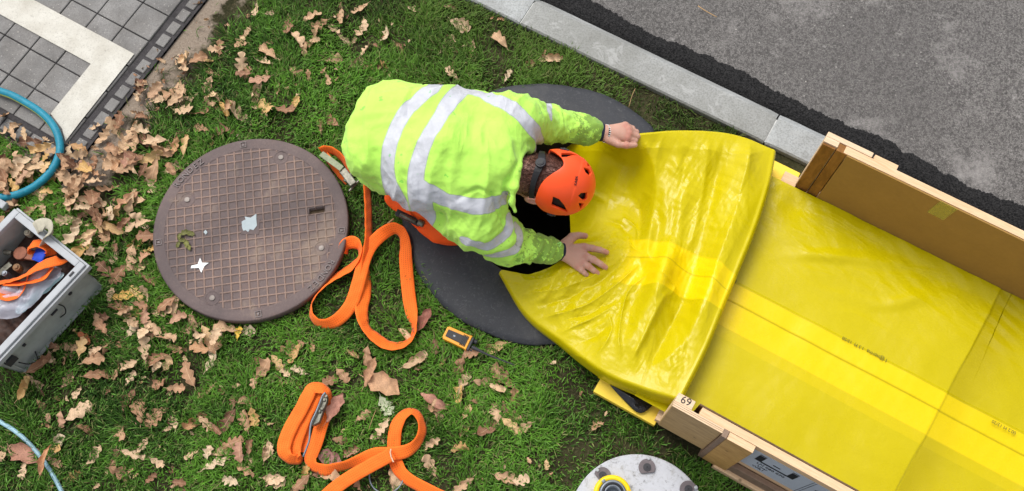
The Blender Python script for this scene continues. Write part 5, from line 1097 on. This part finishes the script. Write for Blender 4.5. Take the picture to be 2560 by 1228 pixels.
ribbon('stitching', wp(z6_, [(852, 925, .083, 90), (850, 960, .081, 90), (862, 1000, .081, 90), (872, 1020, .081, 90)]), simple('cream_thread', (.7, .45, .3), .8, .2, 200), e2, .004, .004)
bm = bmesh.new(); pts = zz(*zb)([(632, 195), (600, 235), (570, 300), (545, 380), (470, 555), (470, 590), (500, 580), (560, 545), (600, 430), (650, 300), (655, 240)], .085)
T0 = Matrix.Identity(4); prism(bm, pts, .06, .088, None, .0015); bm_obj('ratchet_body', bm, MT['steel'], R2)
hp = zz(*zb)([(630, 195), (595, 240), (560, 330), (515, 440), (465, 550), (448, 660), (440, 760), (405, 860), (368, 955)], .10); tube('ratchet_handle', [tuple(p) for p in hp], .0038, MT['galv'], R2, 10, 4)
bm = bmesh.new()
for (x, y) in ((615, 285), (560, 420), (640, 240), (590, 390)): p = at(zb[0]+zb[2]*x, zb[1]+zb[2]*y, .089); add_cyl(bm, p, .006, .006, 14, bev=.001)
bm_obj('rivet', bm, MT['steel'], R2, True)
wr_ = thing('wire_ring', 'thin galvanised wire ring half hidden under the crossed orange straps', 'wire ring', at(967, 1195, .02)); c = at(966, 1188, .03)
tube('wire', [(c.x+.0605*math.cos(t), c.y+.062*math.sin(t), .026) for t in np.linspace(0, 2*PI, 25)], .0030, MT['galv'], wr_, 8, 3)

# ------------------------------------------------------------------ handheld radio
zq = (1090, 800, 210/1984)
RD = thing('handheld_radio', 'yellow and black handheld radio with antenna lying on the grass', 'radio', at(1145, 850, .02))
F = zz(*zq)
a = F([(210, 290)], .045)[0]; b_ = F([(760, 540)], .045)[0]; ax_ = (b_-a).normalized(); T = frame((a+b_)/2, ax_, (0, 0, 1)); hL = (b_-a).length/2
bm = bmesh.new(); prism(bm, [(-hL, -.021), (-hL+.006, -.026), (hL-.004, -.027), (hL+.004, -.030), (hL+.004, .030), (hL-.004, .027), (-hL+.006, .026), (-hL, .021)], -.028, .006, T, .003); bm_obj('case', bm, MT['yellowrad'], RD)
bm = bmesh.new(); prism(bm, [(-hL+.009, -.014), (hL-.006, -.016), (hL-.006, .016), (-hL+.009, .014)], .0062, .0095, T, .001)
for k in range(4): add_box(bm, (hL-.026+.006*k, -.021, .0063), (hL-.0235+.006*k, .021, .0105), T, .0006)
bm_obj('battery_panel', bm, MT['black'], RD)
bm = bmesh.new(); add_box(bm, (hL+.0045, -.027, -.026), (hL+.014, .026, .004), T, .003); add_cyl(bm, (0, 0, 0), .0085, .013, 18, T @ Matrix.Translation((hL+.014, .017, -.012)) @ Matrix.Rotation(PI/2, 4, 'Y'), bev=.001); add_cyl(bm, (0, 0, 0), .007, .010, 18, T @ Matrix.Translation((hL+.014, -.018, -.012)) @ Matrix.Rotation(PI/2, 4, 'Y'), bev=.001); bm_obj('top_panel', bm, MT['blackgrey'], RD)
bm = bmesh.new(); add_box(bm, (-.012, -.003, .0096), (-.004, .003, .0105), T, .0003); bm_obj('emblem', bm, MT['galv'], RD)
P_ = F([(850, 640), (1000, 710), (1200, 810), (1500, 930), (1850, 1065)], .052); tube('antenna', [tuple(p) for p in P_], [.0075, .0062, .0036, .0028, .0022], MT['blackgrey'], RD, 12, 6)

# ------------------------------------------------------------------ grey storage box with contents
XA, YA = BOXX.normalized(), BOXY.normalized(); TB = Matrix(((XA.x, YA.x, 0, BOXC.x), (XA.y, YA.y, 0, BOXC.y), (0, 0, -1, 0), (0, 0, 0, 1)))
# right-handed frame: x along the long side, y along the short side, heights given as positive
def TBp(x, y, z): return BOXC+XA*x+YA*y+Vector((0, 0, z))
BX = thing('storage_box', 'grey plastic storage box full of tools and straps at the left edge', 'storage box', TBp(.22, .17, 0))
LX, LY, BH = .445, .345, .24
def bbox(bm, lo, hi, r=.002):
    b = bmesh.new(); bmesh.ops.create_cube(b, size=1)
    for v in b.verts: v.co = Vector([lo[i]+(v.co[i]+.5)*(hi[i]-lo[i]) for i in range(3)])
    if r: bevel(b, r)
    for v in b.verts: v.co = TBp(*v.co)
    me = bpy.data.meshes.new('tmp'); b.to_mesh(me); b.free(); bm.from_mesh(me); bpy.data.meshes.remove(me)
ti = .010; bm = bmesh.new()
def wall(bm, p, q, n_, t=.004):
    """slightly tapered wall between top corners p, q"""
    vs_ = []
    for (x, y) in (p, q):
        cx, cy = LX/2, LY/2; f = .94
        for z, ff in ((.004, f), (BH-.02, .985)):
            for off in (0, t): vs_.append(bm.verts.new(TBp(cx+(x-cx)*ff+n_[0]*off, cy+(y-cy)*ff+n_[1]*off, z)))
    a0, a1, a2, a3, b0, b1, b2, b3 = vs_
    for f_ in ((a0, b0, b2, a2), (a1, a3, b3, b1), (a0, a1, b1, b0), (a2, b2, b3, a3), (a0, a2, a3, a1), (b0, b1, b3, b2)): bm.faces.new(f_)
wall(bm, (0, 0), (LX, 0), (0, 1)); wall(bm, (0, LY), (LX, LY), (0, -1)); wall(bm, (0, 0), (0, LY), (1, 0)); wall(bm, (LX, 0), (LX, LY), (-1, 0))
bbox(bm, (.01, .01, .004), (LX-.01, LY-.01, .008), 0)
for x in (.012, LX-.03): bbox(bm, (x, .0005, .03), (x+.004, .006, BH-.03), 0)
bbox(bm, (.018, -.001, .012), (LX-.02, .014, .018), .001); bm_obj('shell', bm, MT['box'], BX)
bm = bmesh.new()
for lo, hi in (((-.012, -.012, BH-.022), (LX+.012, .014, BH)), ((-.012, LY-.014, BH-.022), (LX+.012, LY+.012, BH)), ((-.012, .0145, BH-.022), (.014, LY-.0145, BH-.0003)), ((LX-.014, .0145, BH-.022), (LX+.012, LY-.0145, BH-.0003))): bbox(bm, lo, hi, .003)
for lo, hi in (((-.020, -.022, BH-.034), (LX+.02, -.0125, BH-.010)), ((-.0205, -.012, BH-.034), (-.0125, LY+.012, BH-.0105))): bbox(bm, lo, hi, .002)
rim = bm_obj('rim', bm, MT['boxrim'], BX)
bm = bmesh.new()
for (x, y) in ((.03, .001), (LX-.05, .001), (.10, LY-.003)): bbox(bm, (x, y-.003, BH-.0005), (x+.022, y+.004, BH+.0045), .001)
bm_obj('rim_slot', bm, MT['blackgrey'], rim)
bm = bmesh.new(); add_cyl(bm, (0, 0, 0), .008, .004, 16, frame(TBp(.10, .0055, .155), XA, -YA)); bm_obj('plug', bm, MT['blackgrey'], BX)
for lo, hi, nm in (((.17, -.001, .145), (.20, .008, .152), 'cord_slot'), ((.33, -.001, .14), (.342, .008, .152), 'cord_slot'), ((LX-.06, -.004, .12), (LX-.02, .008, .16), 'latch')):
    bm = bmesh.new(); bbox(bm, lo, hi, .001); bm_obj(nm, bm, MT['blackgrey'], BX)
tube('handle_cord', [tuple(TBp(.155, .004, .17)), tuple(TBp(.15, -.006, .14)), tuple(TBp(.165, -.010, .11)), tuple(TBp(.19, .004, .09))], .0022, MT['black'], BX, 8, 6)
tube('handle_cord', [tuple(TBp(.40, .004, .09)), tuple(TBp(.385, -.015, .06)), tuple(TBp(.36, -.014, .035)), tuple(TBp(.34, .01, .05))], .0022, MT['black'], BX, 8, 6)
zx = (0, 500, 300/801)
o = ribbon('pale_strap', wp(zx, [(235, 195, .235, 30), (262, 170, .27, 10), (310, 170, .275, 10), (325, 215, .26, 50), (300, 290, .19, 60)]), MT['cream'], None, .05); tag(o, 'short pale cream strap hooked over the far rim of the grey box', 'strap')
IS = thing('ratchet_strap', 'orange strap with blue tag heaped inside the grey storage box', 'ratchet strap', at(75, 640, .1))
ribbon('webbing', wp(zx, [(340, 370, .15, 60), (330, 330, .18, 55), (270, 290, .19, 30), (210, 300, .19, 30), (200, 330, .17, 60), (240, 360, .13, 60)]), MT['web'], IS, .042)
ribbon('webbing', wp(zx, [(450, 400, .15, 40), (390, 405, .185, 5), (310, 425, .19, 15), (240, 455, .19, 30), (170, 500, .185, 45), (100, 530, .175, 50), (40, 545, .17, 50), (-40, 555, .17, 50)]), MT['web'], IS, .042)
ribbon('webbing', wp(zx, [(350, 450, .17, 45), (290, 520, .175, 40), (210, 545, .18, 50), (120, 560, .175, 50), (40, 555, .17, 45)]), MT['web'], IS, .04)
ribbon('webbing', wp(zx, [(200, 470, .16, 60), (150, 600, .16, 45), (100, 640, .165, 30), (40, 640, .165, 20), (-30, 600, .16, 20)]), MT['web'], IS, .042)
ribbon('blue_tag', wp(zx, [(280, 325, .17, 5), (265, 365, .175, 5), (245, 410, .17, 5)]), MT['blue'], IS, .045)
DK = simple('dark_box_fill', (.05, .025, .018), .6, .7, 60, .5, .003); bm = bmesh.new()
HP = thing('dark_fill_heap', 'dark heap of added rags filling the bottom of the grey box', 'filler', TBp(.22, .17, .02))  # dark filler added so the bright box floor reads dark
xs_ = np.linspace(.014, LX-.016, 50); ys_ = np.linspace(.014, LY-.016, 40); XX, YY = np.meshgrid(xs_, ys_, indexing='ij'); q3 = np.stack([XX, YY, 0*XX], -1)
ZZ = .07+.03*np.clip(1-XX/.25, 0, 1)+crease(q3, 14, 501, 7, 0, 9., 1.2)*.03+.012*vn(q3, 12, 9)
Wv = np.array([tuple(TBp(float(a), float(b_), float(c_2))) for a, b_, c_2 in zip(XX.ravel(), YY.ravel(), ZZ.ravel())]); I = np.arange(2000).reshape(50, 40)
mk('rag', Wv, np.stack([I[:-1, :-1], I[1:, :-1], I[1:, 1:], I[:-1, 1:]], -1).reshape(-1, 4), DK, HP, True)
for k, (x, y, r, h, lab, mm) in enumerate(((205, 235, .012, .03, 'small cream round cap near the far corner of the grey box', 'cream'), (135, 465, .014, .03, 'brown round fitting under the orange strap in the grey box', 'rust'), (60, 508, .011, .035, 'small steel cylinder fitting lying left of the orange strap in the grey box', 'steel'))):
    bm = bmesh.new(); p = at(zx[0]+zx[2]*x, zx[1]+zx[2]*y, .13); add_cyl(bm, (p.x, p.y, p.z), r, h, 22, bev=.002); add_cyl(bm, (p.x, p.y, p.z+h), r*.6, .006, 18, bev=.001)
    o = bm_obj('pipe_fitting', bm, {'cream': MT['cream'], 'rust': simple('rust_brown', (.2, .11, .05), .6, .4), 'steel': MT['galv']}[mm], None, True); tag(o, lab, 'fitting')
BG = thing('plastic_bag', 'crumpled clear plastic bag of pale blue parts at the front of the grey box', 'plastic bag', at(60, 720, .1))
def crumple(name, outl, z, amp, mat, parent, n=26, seed=0):
    F = zz(*zx)(outl, z); c = sum(F, Vector())/len(F); vs, fs = [tuple(c+Vector((0, 0, amp)))], []; O = catmull([tuple(p) for p in F]+[tuple(F[0])], 5)[:-1]; m_ = len(O)
    for a in range(1, 9):
        for p in O: q = np.array(c)+(p-np.array(c))*a/8; q[2] = z+amp*(1-(a/8)**2)+amp*1.3*float(1-abs(vn(q, 26, seed))*2)*.5; vs.append(tuple(q))
    for k in range(m_):
        j = (k+1) % m_; fs.append((0, 1+k, 1+j)); fs += [(1+a*m_+k, 1+(a+1)*m_+k, 1+(a+1)*m_+j, 1+a*m_+j) for a in range(7)]
    return mk(name, vs, fs, mat, parent, True)
crumple('blue_contents', [(130, 690), (240, 600), (330, 540), (410, 490), (430, 510), (330, 600), (230, 690), (140, 760), (100, 740)], .135, .012, MT['bluefilm'], BG, seed=3)
crumple('film', [(-60, 680), (60, 650), (150, 580), (210, 500), (300, 440), (400, 450), (410, 500), (340, 580), (240, 680), (150, 760), (60, 790), (-60, 780)], .145, .02, MT['film'], BG, seed=5)
crumple('film', [(0, 570), (60, 555), (110, 570), (120, 610), (60, 630), (0, 620)], .165, .012, MT['film'], BG, seed=8)
TL = thing('ratchet_tool', 'rusty dark steel ratchet lying in the grey box beside orange strap', 'tool', at(45, 640, .1))
bm = bmesh.new(); T = frame(at(52, 634, .15), at(90, 640, .15)-at(52, 634, .15), (0, 0, 1)); add_cyl(bm, (0, 0, -.015), .026, .022, 28, T, bev=.003); add_box(bm, (.0, -.02, -.012), (.06, .02, .004), T, .004); bm_obj('head', bm, simple('rusty_steel', (.16, .06, .035), .5, .5, 40, .4, metal=.5), TL)
bm = bmesh.new(); add_cyl(bm, (0, 0, 0), .010, .03, 16, frame(at(30, 633, .15), (0, 0, 1), at(10, 630, .15)-at(30, 633, .15)), bev=.002); bar(bm, at(28, 660, .14), at(-10, 692, .14), .022, .012); bm_obj('handle', bm, MT['steel'], TL)
cbl = bmesh.new(); bar(cbl, at(-6, 505, .05), at(16, 518, .05), .03, .03, .006); bar(cbl, at(4, 520, .04), at(22, 512, .04), .02, .02, .004); o = bm_obj('hose_coupling', cbl, MT['boxrim'], None); tag(o, 'small grey coupling at the left edge just above the storage box', 'coupling')

# ------------------------------------------------------------------ hoses
zh = (0, 180, 480/1551)
hp = [(-220, 60), (-80, 120), (0, 155), (100, 190), (220, 255), (320, 320), (400, 395), (455, 480), (482, 570), (480, 660), (440, 760), (370, 850), (270, 930), (170, 980), (80, 1005), (0, 1015), (-150, 1015), (-300, 980)]
HS = thing('garden_hose', 'thick teal hose curving over the paving corner at the left edge', 'hose', at(100, 380, 0)); Pp = [tuple(at(zh[0]+zh[2]*x, zh[1]+zh[2]*y, .045)) for x, y in hp]
tube('hose_wall', Pp, .0152, MT['teal'], HS, 20, 10); tube('hose_stripe', Pp, .0157, MT['lime'], HS, 4, 10, arc=(math.radians(150), math.radians(190)))
z5 = (0, 1040, 200/1306); o = tube('thin_hose', [tuple(at(z5[0]+z5[2]*x, z5[1]+z5[2]*y, z)) for x, y, z in ((-300, -30, .03), (-60, 60, .03), (60, 130, .03), (200, 215, .032), (350, 330, .032), (480, 455, .032), (600, 590, .032), (700, 720, .032), (800, 860, .03), (890, 1010, .03), (990, 1200, .03), (1080, 1400, .03))], .0078, MT['bluehose'], None, 14, 8); tag(o, 'thin pale blue hose across the bottom left corner of the lawn', 'hose')

# ------------------------------------------------------------------ round speckled drum with clamps and a yellow coupling
DR = thing('drum_lid', 'round speckled grey white drum lid with bolts and a yellow coupling on top', 'drum', (DRC.x, DRC.y, 0)); DZ = .12
bm = bmesh.new(); rows = ring_wall(bm, DRC, [(.228, .0), (.228, DZ-.012), (.236, DZ-.010), (.2362, DZ-.003), (.233, DZ)], 160); bm.faces.new(rows[-1]); bm_obj('lid', bm, MT['drum'], DR)
zd = (1400, 1080, 500/2560)
for (x, y, a, fl_) in ((1113, 455, 95, 1), (545, 560, 35, 1), (1640, 735, 150, 1)):
    p = at(zd[0]+zd[2]*x, zd[1]+zd[2]*y, DZ+.004); T = Matrix.Translation(p) @ Matrix.Rotation(math.radians(a-90), 4, 'Z'); bm = bmesh.new()
    pts = [(.0285*math.cos(t), .0285*math.sin(t)) for t in np.linspace(math.radians(-40), math.radians(220), 24)]; prism(bm, pts, -.003, .006, T, .001); lug = bm_obj('clamp_lug', bm, simple('grey_brown_lug', (.13, .11, .115), .55, .25, 60), DR)
    bm = bmesh.new(); add_cyl(bm, (0, 0, .0062), .0135, .003, 28, T, bev=.0006); add_cyl(bm, (0, 0, .0092), .0075, .002, 6, T); bm_obj('socket_nut', bm, MT['blackgrey'], lug)
    bm = bmesh.new(); add_cyl(bm, (0, 0, .0112), .003, .0006, 12, T); bm_obj('socket', bm, MT['black'], lug)
for (x, y) in ((1135, 340), (480, 490), (1735, 712)):
    p = at(zd[0]+zd[2]*x, zd[1]+zd[2]*y, DZ+.01); bm = bmesh.new(); add_cyl(bm, (p.x, p.y, DZ+.0005), .0082, .008, 20, bev=.001); add_cyl(bm, (p.x, p.y, DZ+.0087), .0055, .006, 20, bev=.0015); bm_obj('stud', bm, MT['boxrim'], DR, True)
p = at(1531, 1236, DZ+.03); bm = bmesh.new(); ring_wall(bm, p, [(.062, DZ+.001), (.064, DZ+.03), (.060, DZ+.036), (.047, DZ+.036), (.045, DZ+.02)], 64); bm_obj('yellow_collar', bm, MT['yellow'], DR, True)
bm = bmesh.new(); ring_wall(bm, p, [(.0455, DZ+.004), (.0455, DZ+.052), (.043, DZ+.056), (.036, DZ+.056), (.034, DZ+.05), (.030, DZ+.05), (.029, DZ+.057), (.024, DZ+.058), (.022, DZ+.03), (.001, DZ+.028)], 64)
for k in range(3): a = k*2.1+.6; add_box(bm, (-.006, .046, DZ+.03), (.006, .056, DZ+.045), Matrix.Translation((p.x, p.y, 0)) @ Matrix.Rotation(a, 4, 'Z'), .001)
bm_obj('coupling', bm, MT['galv'], DR, True)
bm = bmesh.new(); ring_wall(bm, p, [(.0362, DZ+.0575), (.0335, DZ+.060), (.0305, DZ+.0575)], 64); bm_obj('gasket', bm, MT['black'], DR, True)

# ------------------------------------------------------------------ small things
o = tube('straw', [tuple(at(1745, 15, -.04)), tuple(at(1765, 28, -.035)), tuple(at(1792, 43, -.04))], .0022, MT['straw'], None, 6, 4); tag(o, 'single dry brown stalk lying on the grey road at the top', 'stalk')
o = tube('twig', [tuple(at(969, 560, .03)), tuple(at(985, 547, .045))], .0042, MT['straw'], None, 8, 3); tag(o, 'short broken wooden stick beside the top of the long orange loop', 'stick')
for i, P_ in enumerate(([(1572, 268, .02), (1580, 240, .03), (1588, 222, .03)], [(940, 1025, .03), (930, 1050, .035), (922, 1075, .03)], [(1262, 245, .06), (1240, 222, .02)])[:2]):
    o = tube('grass_stalk', [tuple(at(*p)) for p in P_], .0012, MT['straw'], None, 5, 4); tag(o, ['thin bleached stalk standing at the notch of the dark collar', 'thin pale stalk lying beside the strap knot at the bottom'][i], 'stalk')
